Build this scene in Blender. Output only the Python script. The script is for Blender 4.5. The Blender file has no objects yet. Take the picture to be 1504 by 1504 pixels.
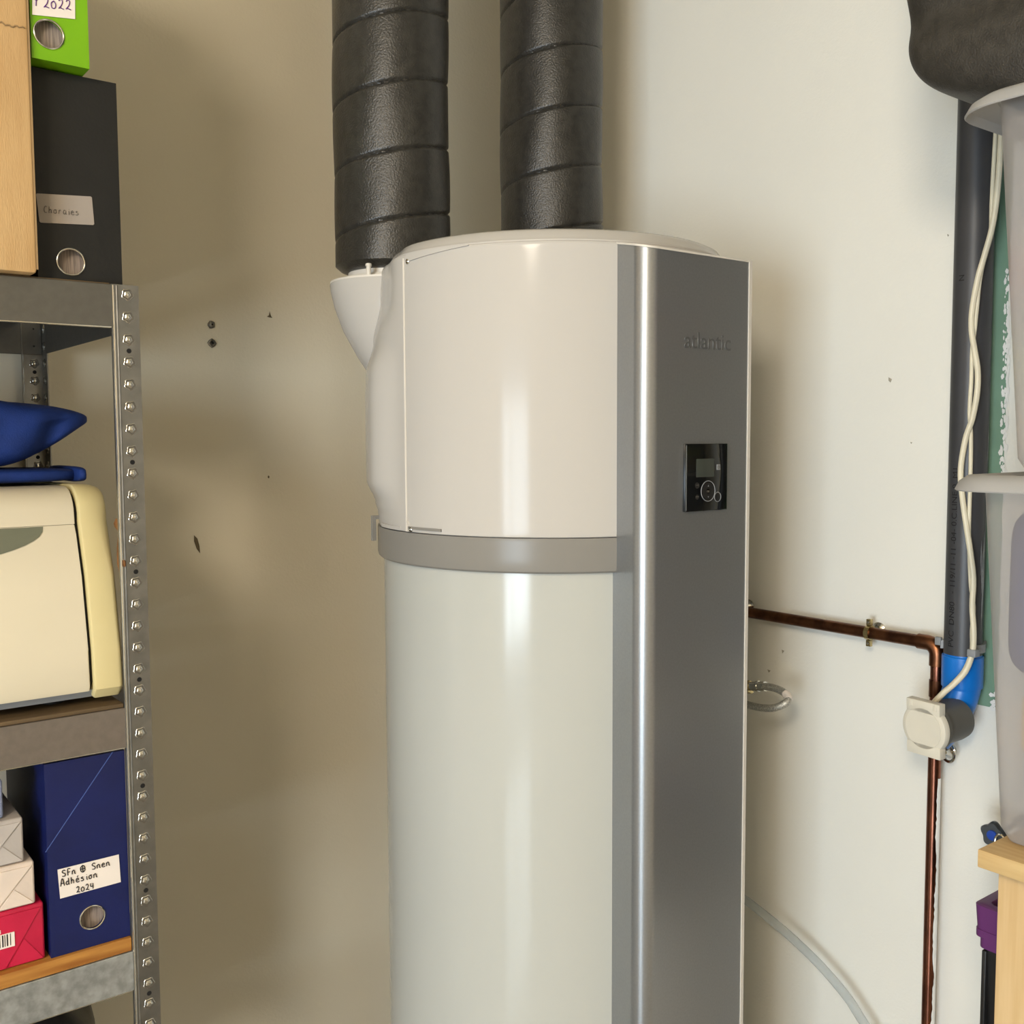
import bpy, bmesh, math, random
from mathutils import Vector, Matrix
random.seed(7)
C = bpy.context.scene.collection
SC = bpy.context.scene
# ---------------------------------------------------------------- camera
YAW, PITCH, ROLL = math.radians(37.33), math.radians(4.17), math.radians(-0.26)
EYE = Vector((0, 0, 1.55))
FW = Vector((math.sin(YAW)*math.cos(PITCH), math.cos(YAW)*math.cos(PITCH), -math.sin(PITCH)))
r0 = Vector((math.cos(YAW), -math.sin(YAW), 0)); u0 = r0.cross(FW)
RT = r0*math.cos(ROLL) + u0*math.sin(ROLL)
UP = u0*math.cos(ROLL) - r0*math.sin(ROLL)
cam = bpy.data.cameras.new('camera'); co = bpy.data.objects.new('camera', cam); C.objects.link(co)
cam.sensor_width = 36; cam.lens = 36; cam.clip_start = 0.05
co.matrix_world = Matrix((( RT.x, UP.x, -FW.x, EYE.x), (RT.y, UP.y, -FW.y, EYE.y), (RT.z, UP.z, -FW.z, EYE.z), (0, 0, 0, 1)))
SC.camera = co
# ---------------------------------------------------------------- colour management, world, lights
SC.view_settings.view_transform = 'Standard'; SC.view_settings.look = 'None'
SC.view_settings.gamma = 1; SC.view_settings.use_curve_mapping = False
SC.view_settings.exposure = 0.08
W = bpy.data.worlds.new('sky'); SC.world = W; W.use_nodes = True
W.node_tree.nodes['Background'].inputs[0].default_value = (0.72, 0.82, 1.0, 1)
W.node_tree.nodes['Background'].inputs[1].default_value = 1.6

def area(name, loc, direction, sx, sy, power, color):
    l = bpy.data.lights.new(name, 'AREA'); l.shape = 'RECTANGLE'; l.size = sx; l.size_y = sy
    l.energy = power; l.color = color
    o = bpy.data.objects.new(name, l); C.objects.link(o); o.location = loc
    o.rotation_euler = Vector(direction).to_track_quat('-Z', 'Z').to_euler()
    return o
DOOR_Y0, DOOR_Y1, DOOR_H = -1.62, -0.20, 2.14
area('doorway_daylight', (-2.93, (DOOR_Y0+DOOR_Y1)/2, DOOR_H/2+.02), (1, 0, 0), DOOR_Y1-DOOR_Y0-.04, DOOR_H-.06, 204, (0.76, 0.89, 1.0))
bulb = bpy.data.lights.new('ceiling_bulb', 'POINT'); bulb.energy = 172; bulb.shadow_soft_size = .30; bulb.color = (1.0, 0.875, 0.71)
bo = bpy.data.objects.new('ceiling_bulb', bulb); C.objects.link(bo); bo.location = (-1.60, -.85, 2.67)

# pixel of the 1504 photograph -> point on a plane x=, y= or z=
def ray(u, v): return FW + RT*(u-752)/1504 + UP*(752-v)/1504
def PX(u, v, x): d = ray(u, v); return EYE + d*(x/d.x)
def PY(u, v, y): d = ray(u, v); return EYE + d*(y/d.y)
def PZ(u, v, z): d = ray(u, v); return EYE + d*((z-EYE.z)/d.z)

# ---------------------------------------------------------------- materials
def lin(c): return tuple((x/255/12.92 if x/255 <= .04045 else ((x/255+.055)/1.055)**2.4) for x in c)
def mat(name, rgb, rough=.5, metal=0, var=.06, scale=8, bump=0, bscale=200, coat=0, stretch=None, rgb2=None, trans=0, ior=1.45, spec=.5, fac=(.35, .65), coord='Object', crough=.05):
    m = bpy.data.materials.new(name); m.use_nodes = True
    nt = m.node_tree; b = nt.nodes['Principled BSDF']
    base = lin(rgb)
    tc = nt.nodes.new('ShaderNodeTexCoord'); mp = nt.nodes.new('ShaderNodeMapping')
    nt.links.new(tc.outputs[coord], mp.inputs[0])
    if stretch: mp.inputs['Scale'].default_value = stretch
    n = nt.nodes.new('ShaderNodeTexNoise'); n.inputs['Scale'].default_value = scale; n.inputs['Detail'].default_value = 5
    nt.links.new(mp.outputs[0], n.inputs['Vector'])
    r = nt.nodes.new('ShaderNodeValToRGB')
    r.color_ramp.elements[0].position = fac[0]; r.color_ramp.elements[1].position = fac[1]
    c2 = lin(rgb2) if rgb2 else tuple(x*(1-var) for x in base)
    c1 = base if rgb2 else tuple(min(1, x*(1+var)) for x in base)
    r.color_ramp.elements[0].color = (*c2, 1); r.color_ramp.elements[1].color = (*c1, 1)
    nt.links.new(n.outputs['Fac'], r.inputs[0]); nt.links.new(r.outputs[0], b.inputs['Base Color'])
    b.inputs['Roughness'].default_value = rough; b.inputs['Metallic'].default_value = metal
    b.inputs['Coat Weight'].default_value = coat; b.inputs['Coat Roughness'].default_value = crough
    b.inputs['Transmission Weight'].default_value = trans; b.inputs['IOR'].default_value = ior
    b.inputs['Specular IOR Level'].default_value = spec
    if bump:
        n2 = nt.nodes.new('ShaderNodeTexNoise'); n2.inputs['Scale'].default_value = bscale; n2.inputs['Detail'].default_value = 3
        nt.links.new(mp.outputs[0], n2.inputs['Vector'])
        bp = nt.nodes.new('ShaderNodeBump'); bp.inputs['Strength'].default_value = bump; bp.inputs['Distance'].default_value = .002
        nt.links.new(n2.outputs['Fac'], bp.inputs['Height']); nt.links.new(bp.outputs[0], b.inputs['Normal'])
    return m
M = dict(
    wall=mat('painted_plaster', (221, 219, 210), .6, var=.015, scale=2.5, bump=.25, bscale=180),
    wall_warmlit=mat('painted_plaster_warmlit', (221, 213, 193), .6, var=.015, scale=2.5, bump=.25, bscale=180),  # same white plaster, with the warm light's tint put into its colour
    wall_far=mat('beige_plaster', (196, 181, 154), .8),
    floor=mat('sealed_concrete', (136, 130, 120), .16, var=.12, coat=.6),
    ceiling=mat('ceiling_paint', (214, 205, 184), .9),
    shell=mat('cream_gloss_plastic', (181, 177, 171), .13, var=.012, scale=3, coat=0, spec=.16),
    barrel=mat('white_enamel_steel', (175, 176, 170), .14, var=.012, scale=3, coat=0, spec=.34),
    band=mat('grey_plastic_band', (128, 125, 119), .25, var=.02, coat=0, spec=.2),
    silver=mat('silver_painted_plastic', (150, 152, 153), .34, metal=.75, var=.03, scale=300, bump=.05, bscale=900),
    lettergrey=mat('silver_lettering', (128, 129, 130), .38, metal=.7),
    trim=mat('cream_plastic_edge', (206, 200, 190), .4, var=.01),
    foam=mat('black_elastomer_foam', (44, 42, 38), .33, var=.25, scale=60, bump=.45, bscale=330, spec=.55),
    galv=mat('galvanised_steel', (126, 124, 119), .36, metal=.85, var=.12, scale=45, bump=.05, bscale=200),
    galvshade=mat('shaded_galvanised_steel', (108, 106, 101), .4, metal=.85, var=.05, scale=90, bump=.05, bscale=200),  # top beam: same steel, its dim reflections painted as a darker colour
    galvhalflit=mat('half_lit_galvanised_steel', (140, 132, 126), .4, metal=.85, var=.05, scale=90, bump=.05, bscale=200),  # middle beam: same steel, its reflections painted into the tone
    galvlit=mat('spangled_lit_galvanised_steel', (186, 192, 196), .36, metal=.85, var=.2, scale=70, bump=.05),  # lower beams: spangled steel, bright bluish reflection painted into the colour
    slotgrey=mat('dull_zinc', (104, 100, 92), .5, metal=.7),
    darkhole=mat('dark_recess', (22, 21, 19), .9),
    chrome=mat('chrome', (205, 203, 196), .15, metal=1, var=.03),
    brass=mat('nickelled_brass', (196, 178, 132), .25, metal=1),
    copper=mat('tarnished_copper', (128, 84, 58), .34, metal=1, var=.3, scale=30, rgb2=(84, 54, 40)),
    copper_bright=mat('clean_copper', (150, 98, 78), .24, metal=1, var=.1, scale=20, rgb2=(112, 72, 58)),
    pvc=mat('grey_pvc', (58, 58, 60), .42, var=.05, scale=12),
    bluepvc=mat('blue_pvc', (14, 106, 190), .3, var=.05),
    clip=mat('light_grey_plastic', (132, 134, 136), .45),
    cable=mat('cream_cable_sheath', (212, 204, 180), .45, var=.05, scale=30),
    socket_grey=mat('grey_socket_body', (88, 86, 80), .45, var=.05),
    socket_cream=mat('cream_socket_lid', (208, 202, 186), .35, var=.03),
    green=mat('green_plasterboard', (112, 142, 120), .85, var=.06, scale=20),
    whitepaint=mat('white_paint_smear', (222, 221, 216), .5, var=.05, scale=40),
    greypaint=mat('thin_paint_scrape', (140, 142, 142), .6, var=.2, scale=90),
    blackpaint=mat('printed_black_ink', (14, 14, 15), .6),
    wood=mat('pine_board', (200, 172, 122), .5, var=.1, scale=6, stretch=(14, 1.2, 14), rgb2=(184, 150, 100)),
    woodv=mat('pine_panel', (202, 174, 130), .55, var=.1, scale=6, stretch=(18, 18, 1.0), rgb2=(192, 162, 116)),
    woodshelf=mat('worn_pine_shelf', (186, 132, 62), .55, var=.2, scale=5, stretch=(1.2, 14, 14), rgb2=(150, 92, 36)),
    darkwood=mat('dark_hardboard', (96, 78, 54), .7, var=.2, scale=8, stretch=(1.2, 12, 12)),
    purple=mat('purple_plastic', (92, 44, 96), .38, var=.06),
    black=mat('black_plastic', (30, 29, 28), .4, var=.1),
    blackcard=mat('black_cardboard', (17, 16, 13), .6, var=.12, scale=30, bump=.15, bscale=300),
    bluecard=mat('navy_blue_cardboard', (11, 23, 76), .42, var=.1, scale=20, bump=.1, bscale=300),
    bluecard2=mat('worn_blue_edge', (58, 78, 136), .5),
    greencard=mat('lime_green_cardboard', (112, 166, 6), .42, var=.05, scale=10),
    carton=mat('brown_cardboard', (204, 168, 118), .75, var=.07, scale=7, stretch=(6, 6, .8), bump=.2, bscale=120, rgb2=(190, 152, 102)),
    cartonedge=mat('cardboard_edge', (150, 122, 84), .8),
    paper=mat('white_label_paper', (226, 216, 206), .7, var=.02),
    greylabel=mat('grey_label_paper', (150, 140, 130), .7, var=.03),
    ink=mat('black_marker_ink', (20, 18, 24), .6),
    purpleink=mat('purple_marker_ink', (92, 36, 120), .6),
    greyink=mat('faded_pencil', (98, 92, 84), .8),
    papers=mat('sheaf_of_paper', (140, 126, 116), .8, var=.35, scale=60, stretch=(12, 1, .4)),
    fabric=mat('navy_fabric', (20, 44, 104), .72, var=.12, scale=30, bump=.3, bscale=500, spec=.3),
    bagcloth=mat('black_woven_polyester', (52, 49, 44), .5, var=.2, scale=60, bump=.6, bscale=420, spec=.45),
    appl=mat('cream_abs_plastic', (206, 196, 172), .42, var=.03, scale=3),
    applyellow=mat('yellowed_abs_plastic', (200, 186, 138), .42, var=.08, scale=3, rgb2=(190, 174, 124)),
    applgrey=mat('olive_grey_plastic', (104, 106, 88), .4),
    rust=mat('torn_brown_tape', (112, 72, 36), .6, var=.3, scale=60),
    pink=mat('magenta_ream_wrap', (184, 28, 62), .36, var=.12, scale=14, bump=.2, bscale=60),
    whitewrap=mat('white_ream_wrap', (214, 198, 184), .4, var=.05, scale=20, bump=.2, bscale=60),
    greywrap=mat('pale_grey_ream_wrap', (176, 168, 162), .4, var=.06, scale=20, bump=.2, bscale=60),
    bluewrap=mat('bluish_ream_wrap', (130, 138, 164), .4, var=.06, scale=20),
    glass=mat('black_glass', (14, 15, 14), .06, var=.02, coat=.5),
    screen=mat('lcd_screen', (62, 66, 60), .25, var=.04),
    mark=mat('chipped_plaster', (98, 86, 66), .9),
    faintmark=mat('faint_plaster_mark', (160, 154, 138), .9),
    sack=mat('black_sack', (34, 32, 30), .35, var=.2, scale=10, bump=.4, bscale=30),
    red=mat('red_cloth', (196, 60, 56), .8), pinkc=mat('pink_cloth', (214, 150, 140), .8), yellowc=mat('lime_cloth', (196, 206, 90), .8),
    indigo=mat('indigo_cloth', (52, 56, 100), .85, var=.2), sand=mat('sand_cloth', (216, 186, 150), .85), slate=mat('slate_cloth', (92, 92, 104), .85),
    dooredge=mat('white_door_frame', (220, 220, 216), .4), blueknob=mat('blue_cap', (24, 62, 150), .35),
    knobgrey=mat('grey_metal_handwheel', (92, 96, 100), .3, metal=.8),
    braid=mat('braided_steel', (186, 184, 176), .32, metal=.75, var=.35, scale=500, bump=.6, bscale=700),
)
def translucent(name, rgb, rough, mixf):
    m = bpy.data.materials.new(name); m.use_nodes = True; nt = m.node_tree
    for n in list(nt.nodes):
        if n.type != 'OUTPUT_MATERIAL': nt.nodes.remove(n)
    out = [n for n in nt.nodes if n.type == 'OUTPUT_MATERIAL'][0]
    g = nt.nodes.new('ShaderNodeBsdfPrincipled'); g.inputs['Base Color'].default_value = (*lin(rgb), 1)
    g.inputs['Roughness'].default_value = rough; g.inputs['Transmission Weight'].default_value = 1; g.inputs['IOR'].default_value = 1.18
    d = nt.nodes.new('ShaderNodeBsdfDiffuse'); d.inputs[0].default_value = (*lin(rgb), 1)
    t = nt.nodes.new('ShaderNodeBsdfTranslucent'); t.inputs[0].default_value = (*lin(rgb), 1)
    a = nt.nodes.new('ShaderNodeMixShader'); nt.links.new(d.outputs[0], a.inputs[1]); nt.links.new(t.outputs[0], a.inputs[2]); a.inputs[0].default_value = .45
    x = nt.nodes.new('ShaderNodeMixShader'); x.inputs[0].default_value = mixf
    no = nt.nodes.new('ShaderNodeTexNoise'); no.inputs['Scale'].default_value = 300
    bp = nt.nodes.new('ShaderNodeBump'); bp.inputs['Strength'].default_value = .1; nt.links.new(no.outputs[0], bp.inputs['Height']); nt.links.new(bp.outputs[0], g.inputs['Normal'])
    nt.links.new(g.outputs[0], x.inputs[1]); nt.links.new(a.outputs[0], x.inputs[2]); nt.links.new(x.outputs[0], out.inputs[0])
    return m
def frosted(name, rgb, clear):
    m = bpy.data.materials.new(name); m.use_nodes = True; nt = m.node_tree; L = nt.links.new
    b = nt.nodes['Principled BSDF']; out = [n for n in nt.nodes if n.type == 'OUTPUT_MATERIAL'][0]
    b.inputs['Base Color'].default_value = (*lin(rgb), 1); b.inputs['Roughness'].default_value = .32
    t = nt.nodes.new('ShaderNodeBsdfTranslucent'); t.inputs[0].default_value = (*lin(rgb), 1)
    a = nt.nodes.new('ShaderNodeMixShader'); a.inputs[0].default_value = .35; L(b.outputs[0], a.inputs[1]); L(t.outputs[0], a.inputs[2])
    tr = nt.nodes.new('ShaderNodeBsdfTransparent'); tr.inputs[0].default_value = (.96, .95, .94, 1)
    lw = nt.nodes.new('ShaderNodeLayerWeight'); lw.inputs[0].default_value = .35
    mr = nt.nodes.new('ShaderNodeMapRange'); mr.inputs[3].default_value = clear; mr.inputs[4].default_value = clear*.4; L(lw.outputs['Facing'], mr.inputs[0])
    x = nt.nodes.new('ShaderNodeMixShader'); L(mr.outputs[0], x.inputs[0]); L(a.outputs[0], x.inputs[1]); L(tr.outputs[0], x.inputs[2]); L(x.outputs[0], out.inputs[0])
    return m
M['tub'] = frosted('frosted_polypropylene', (206, 202, 200), .68)
M['tubrim'] = translucent('frosted_polypropylene_rim', (206, 205, 203), .4, .8)
M['hose'] = translucent('clear_vinyl', (226, 230, 230), .05, .3)

# ---------------------------------------------------------------- helpers
def wloc(o):
    v = Vector((0, 0, 0))
    while o: v += o.location; o = o.parent
    return v
def link(name, me, m, parent=None, smooth=False, base=None):
    """one mesh object; vertices are given in world coordinates and become local to the parent"""
    off = wloc(parent) if parent else Vector(base or (0, 0, 0))
    me.transform(Matrix.Translation(-off))
    if not me.materials: me.materials.append(m)
    if smooth:
        me.shade_smooth()
    o = bpy.data.objects.new(name, me); C.objects.link(o)
    if parent: o.parent = parent
    else: o.location = off
    if smooth == 'auto':
        for p in me.polygons: p.use_smooth = True
        try: me.set_sharp_from_angle(angle=math.radians(35))
        except Exception: pass
    return o
def obj(name, bm, m, parent=None, smooth=False, base=None):
    me = bpy.data.meshes.new(name); bmesh.ops.recalc_face_normals(bm, faces=bm.faces[:]); bm.to_mesh(me); bm.free()
    return link(name, me, m, parent, smooth, base)
def tag(o, label=None, cat=None, group=None, kind=None):
    if label: o['label'] = label
    if cat: o['category'] = cat
    if group: o['group'] = group
    if kind: o['kind'] = kind
    return o
def thing(name, loc, label, cat, group=None):
    o = bpy.data.objects.new(name, None); C.objects.link(o); o.location = loc; o.empty_display_size = .05
    return tag(o, label, cat, group)
def bbox_bm(bm, x0, x1, y0, y1, z0, z1, bev=0, seg=2):
    r = bmesh.ops.create_cube(bm, size=1)
    for v in r['verts']:
        v.co = Vector(((x0+x1)/2+v.co.x*(x1-x0), (y0+y1)/2+v.co.y*(y1-y0), (z0+z1)/2+v.co.z*(z1-z0)))
    if bev:
        es = list({e for v in r['verts'] for e in v.link_edges})
        bmesh.ops.bevel(bm, geom=es, offset=bev, segments=seg, affect='EDGES', profile=.5)
def box(name, x0, x1, y0, y1, z0, z1, m, parent=None, bev=0, seg=2, base=None):
    bm = bmesh.new(); bbox_bm(bm, x0, x1, y0, y1, z0, z1, bev, seg)
    return obj(name, bm, m, parent, 'auto' if bev else False, base)
def boxes(name, lst, m, parent=None, bev=0, base=None):
    bm = bmesh.new()
    for b in lst: bbox_bm(bm, *b, bev)
    return obj(name, bm, m, parent, 'auto' if bev else False, base)
def smoothpts(pts, n=6):
    pts = [Vector(p) for p in pts]; out = []
    for i in range(len(pts)-1):
        p0 = pts[max(i-1, 0)]; p1 = pts[i]; p2 = pts[i+1]; p3 = pts[min(i+2, len(pts)-1)]
        for k in range(n):
            t = k/n
            out.append(.5*((2*p1)+(-p0+p2)*t+(2*p0-5*p1+4*p2-p3)*t*t+(-p0+3*p1-3*p2+p3)*t**3))
    out.append(pts[-1]); return out
def tube_bm(bm, pts, r, seg=10, closed=False):
    pts = [Vector(p) for p in pts]; n = len(pts)
    rr = r if isinstance(r, (list, tuple)) else [r]*n
    rings = []; prev = None
    for i in range(n):
        if closed: t = (pts[(i+1) % n]-pts[i-1]).normalized()
        else: t = (pts[min(i+1, n-1)]-pts[max(i-1, 0)]).normalized()
        if prev is None:
            a = Vector((0, 0, 1)) if abs(t.z) < .9 else Vector((1, 0, 0)); nrm = (a-t*a.dot(t)).normalized()
        else: nrm = (prev-t*prev.dot(t)).normalized()
        prev = nrm; b = t.cross(nrm)
        rings.append([bm.verts.new(pts[i]+(nrm*math.cos(2*math.pi*k/seg)+b*math.sin(2*math.pi*k/seg))*rr[i]) for k in range(seg)])
    for i in range(n if closed else n-1):
        A, B = rings[i], rings[(i+1) % n]
        for k in range(seg): bm.faces.new((A[k], A[(k+1) % seg], B[(k+1) % seg], B[k]))
    if not closed:
        bm.faces.new(rings[0][::-1]); bm.faces.new(rings[-1])
def tube(name, pts, r, m, parent=None, seg=10, closed=False, base=None):
    bm = bmesh.new(); tube_bm(bm, pts, r, seg, closed)
    return obj(name, bm, m, parent, 'auto', base)
def axisframe(axis):
    t = Vector(axis).normalized(); a = Vector((0, 0, 1)) if abs(t.z) < .9 else Vector((1, 0, 0))
    u = (a-t*a.dot(t)).normalized(); return t, u, t.cross(u)
def lathe_bm(bm, origin, axis, prof, seg=48, rfun=None):
    """prof: list of (distance along axis, radius)"""
    t, u, w = axisframe(axis); O = Vector(origin); rings = []
    for h, r in prof:
        if r < 1e-6: rings.append([bm.verts.new(O+t*h)])
        else: rings.append([bm.verts.new(O+t*h+(u*math.cos(2*math.pi*k/seg)+w*math.sin(2*math.pi*k/seg))*r*(rfun(2*math.pi*k/seg) if rfun else 1)) for k in range(seg)])
    for A, B in zip(rings, rings[1:]):
        for k in range(seg):
            if len(A) == 1 and len(B) == 1: continue
            if len(A) == 1: bm.faces.new((A[0], B[(k+1) % seg], B[k]))
            elif len(B) == 1: bm.faces.new((A[k], A[(k+1) % seg], B[0]))
            else: bm.faces.new((A[k], A[(k+1) % seg], B[(k+1) % seg], B[k]))
def lathe(name, origin, axis, prof, m, parent=None, seg=48, base=None, rfun=None):
    bm = bmesh.new(); lathe_bm(bm, origin, axis, prof, seg, rfun)
    return obj(name, bm, m, parent, 'auto', base)
def prism(name, poly, z0, z1, m, parent=None, base=None, smooth='auto', axis='z'):
    bm = bmesh.new()
    def P(a, b, h): return {'z': Vector((a, b, h)), 'y': Vector((a, h, b)), 'x': Vector((h, a, b))}[axis]
    A = [bm.verts.new(P(a, b, z0)) for a, b in poly]; B = [bm.verts.new(P(a, b, z1)) for a, b in poly]
    n = len(poly)
    for i in range(n): bm.faces.new((A[i], A[(i+1) % n], B[(i+1) % n], B[i]))
    bm.faces.new(A[::-1]); bm.faces.new(B)
    return obj(name, bm, m, parent, smooth, base)
def text_mesh(s, size, extrude=0):
    cu = bpy.data.curves.new('t', 'FONT'); cu.body = s; cu.size = size; cu.extrude = extrude
    o = bpy.data.objects.new('t', cu); C.objects.link(o)
    bpy.context.view_layer.update()
    me = bpy.data.meshes.new_from_object(o.evaluated_get(bpy.context.evaluated_depsgraph_get()))
    bpy.data.objects.remove(o); return me
G = {  # handwriting strokes in a unit cell
 'S': [[(.75,.85),(.55,1),(.25,.95),(.12,.75),(.3,.57),(.6,.45),(.72,.22),(.5,.02),(.05,.08)]],
 'F': [[(.2,0),(.25,1),(.8,1)],[(.22,.5),(.65,.52)]],
 'n': [[(.1,0),(.15,.55),(.12,.35),(.35,.6),(.6,.5),(.62,.1),(.8,0)]],
 'e': [[(.12,.3),(.65,.38),(.5,.62),(.2,.5),(.15,.12),(.5,0),(.8,.1)]],
 'A': [[(.0,0),(.3,1),(.55,1),(.75,0)],[(.1,.4),(.75,.42)]],
 'd': [[(.6,.5),(.3,.55),(.1,.25),(.35,0),(.62,.2),(.66,1),(.64,.15),(.8,0)]],
 'h': [[(.15,0),(.2,1),(.17,.35),(.4,.6),(.6,.45),(.62,0)]],
 'E': [[(.12,.3),(.65,.38),(.5,.62),(.2,.5),(.15,.12),(.5,0),(.8,.1)],[(.4,.8),(.6,1)]],
 's': [[(.6,.55),(.3,.6),(.2,.45),(.6,.25),(.5,.02),(.1,.05)]],
 'i': [[(.3,.55),(.32,.05),(.45,0)],[(.3,.8),(.34,.84)]],
 'o': [[(.4,.6),(.12,.4),(.2,.05),(.55,.05),(.65,.35),(.4,.6),(.75,.55)]],
 '2': [[(.15,.8),(.4,1),(.65,.8),(.5,.4),(.1,.05),(.3,.12),(.8,0)]],
 '0': [[(.45,.75),(.1,.5),(.2,.05),(.6,.05),(.7,.45),(.45,.75)]],
 '4': [[(.2,.95),(.15,.45),(.75,.45)],[(.65,.9),(.62,0)]],
 'C': [[(.7,.9),(.4,1),(.15,.6),(.25,.1),(.7,.05)]],
 'a': [[(.6,.55),(.3,.6),(.1,.25),(.35,0),(.6,.25),(.62,.55),(.64,.1),(.8,0)]],
 'r': [[(.15,0),(.2,.55),(.18,.35),(.4,.6),(.6,.55)]],
 'g': [[(.6,.5),(.3,.58),(.1,.25),(.35,.05),(.62,.3),(.6,-.35),(.3,-.45),(.15,-.25)]],
 'R': [[(.15,0),(.2,1),(.6,.95),(.6,.6),(.2,.5),(.75,0)]],
 'Y': [[(.1,.95),(.4,.5),(.7,1)],[(.4,.5),(.35,0)]],
 '+': [[(.5,1),(.1,.7),(.15,.2),(.55,0),(.9,.3),(.85,.8),(.5,1)],[(.5,1),(.5,0)],[(.1,.5),(.9,.5)]],
}
def handwriting(name, s, org, ux, uy, size, m, parent, w=.0008):
    """s written with thin felt-pen lines in the plane spanned by ux, uy"""
    bm = bmesh.new(); ux = Vector(ux).normalized(); uy = Vector(uy).normalized(); x = 0
    for ch in s:
        if ch in G:
            for st in G[ch]:
                pts = smoothpts([Vector(org)+ux*((x+a*.72)*size)+uy*(b*size) for a, b in st], 4)
                tube_bm(bm, pts, w, 5)
        x += .45 if ch in ' i' else .72
    return obj(name, bm, m, parent, True)
def shell_grid(bm, thetas, zs, rf, ax, ay, closed=True):
    rows = [[bm.verts.new((ax+rf(t, z)*math.sin(t), ay-rf(t, z)*math.cos(t), z)) for t in thetas] for z in zs]
    n = len(thetas)
    for A, B in zip(rows, rows[1:]):
        for k in range(n if closed else n-1): bm.faces.new((A[k], A[(k+1) % n], B[(k+1) % n], B[k]))
    return rows
def interp(x, tab):
    if x <= tab[0][0]: return tab[0][1]
    for (a, p), (b, q) in zip(tab, tab[1:]):
        if x <= b:
            t = (x-a)/(b-a); t = t*t*(3-2*t); return p+(q-p)*t
    return tab[-1][1]

# ================================================================ the room
WX, WY, H = 1.60, 2.02, 2.90       # right wall plane, left wall plane, ceiling height
floor = box('floor', -3.0, WX+.1, -3.3, WY+.1, -.1, 0, M['floor']); tag(floor, kind='structure')
ceil = box('ceiling', -3.0, WX+.1, -3.3, WY+.1, H, H+.1, M['ceiling']); tag(ceil, kind='structure')
wl = box('wall_left', -3.0, WX+.1, WY, WY+.12, 0, H, M['wall_warmlit']); tag(wl, kind='structure')
wr = box('wall_right', WX, WX+.12, -3.3, WY, 0, H, M['wall']); tag(wr, kind='structure')
wb = box('wall_back', -3.0, WX+.1, -3.4, -3.3, 0, H, M['wall_far']); tag(wb, kind='structure')
wf = boxes('wall_front', [(-3.0, -2.9, -3.3, DOOR_Y0, 0, H), (-3.0, -2.9, DOOR_Y1, WY, 0, H), (-3.0, -2.9, DOOR_Y0, DOOR_Y1, DOOR_H, H)], M['wall_far']); tag(wf, kind='structure')
dr = boxes('trim_1', [(-2.92, -2.86, DOOR_Y0-.06, DOOR_Y0, 0, DOOR_H+.06), (-2.92, -2.86, DOOR_Y1, DOOR_Y1+.06, 0, DOOR_H+.06), (-2.92, -2.86, DOOR_Y0, DOOR_Y1, DOOR_H, DOOR_H+.06), (-2.90, -2.86, DOOR_Y1-.42, DOOR_Y1-.37, 0, DOOR_H)], M['dooredge']); tag(dr, kind='structure')
# marks on the walls: little chips in the plaster
def chip(px, wall, plane):
    bm = bmesh.new(); pts = []
    for u, v in px:
        p = PY(u, v, WY-.0008) if plane == 'y' else PX(u, v, WX-.0008); pts.append(p)
    c = sum(pts, Vector())/len(pts); c += Vector((0, -.0016, 0)) if plane == 'y' else Vector((-.0016, 0, 0))
    cv = bm.verts.new(c); vs = [bm.verts.new(p) for p in pts]
    for i in range(len(vs)): bm.faces.new((vs[i], vs[(i+1) % len(vs)], cv))
    return obj('chip', bm, M['mark'] if plane == 'y' else M['faintmark'], wall)
chip([(285, 786), (290, 791), (293, 802), (294, 813), (289, 806), (285, 795)], wl, 'y')
chip([(396, 457), (398, 464), (400, 467), (395, 466), (392, 465), (395, 463)], wl, 'y')
chip([(394, 698), (396, 700), (395, 703), (393, 701)], wl, 'y')
chip([(1391, 344), (1394, 345), (1392, 348)], wr, 'x')
chip([(1337, 649), (1340, 650), (1338, 652)], wr, 'x')
chip([(1305, 554), (1310, 557), (1308, 562), (1305, 559)], wr, 'x')
chip([(1148, 954), (1152, 956), (1149, 960)], wr, 'x')
chip([(1127, 983), (1132, 985), (1129, 988)], wr, 'x')
# bare green plasterboard behind the waste pipe, ragged white paint along its edge
pts = [(1405, 1040), (1430, 1043), (1454, 1041)]
g_edge = [(PX(1462, v, WX-.001)) for v in ()]
bm = bmesh.new(); random.seed(3)
Ledge, Redge = [], []
for i in range(60):
    z = 1.112+i*.0185
    Redge.append(Vector((WX-.0012, .815+random.uniform(-.0012, .0012), z))); Ledge.append(Vector((WX-.0012, .905, z)))
L = [bm.verts.new(p) for p in Ledge]; Rr = [bm.verts.new(p) for p in Redge]
for i in range(59): bm.faces.new((L[i], L[i+1], Rr[i+1], Rr[i]))
obj('bare_plasterboard', bm, M['green'], wr)
bm = bmesh.new()
for k in range(190):
    z = 1.47+random.random()*.34; y = .814+random.uniform(-.004, .007); s = random.uniform(.0010, .0028); xx = WX-.0022-k*.00001
    q = [bm.verts.new((xx, y+s*random.uniform(.6, 1.2)*math.cos(a), z+s*2*math.sin(a))) for a in (0, 1.3, 2.5, 3.9, 5.1)]
    bm.faces.new(q)
for k in range(14):
    z = 1.108+random.random()*.03; y = .818+random.uniform(-.004, .006); s = random.uniform(.002, .004); xx = WX-.0045-k*.00002
    q = [bm.verts.new((xx, y+s*math.cos(a), z+s*math.sin(a))) for a in (0, 1.3, 2.5, 3.9, 5.1)]; bm.faces.new(q)
tag(obj('flaking_paint', bm, M['whitepaint'], wr), kind='stuff')

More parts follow.
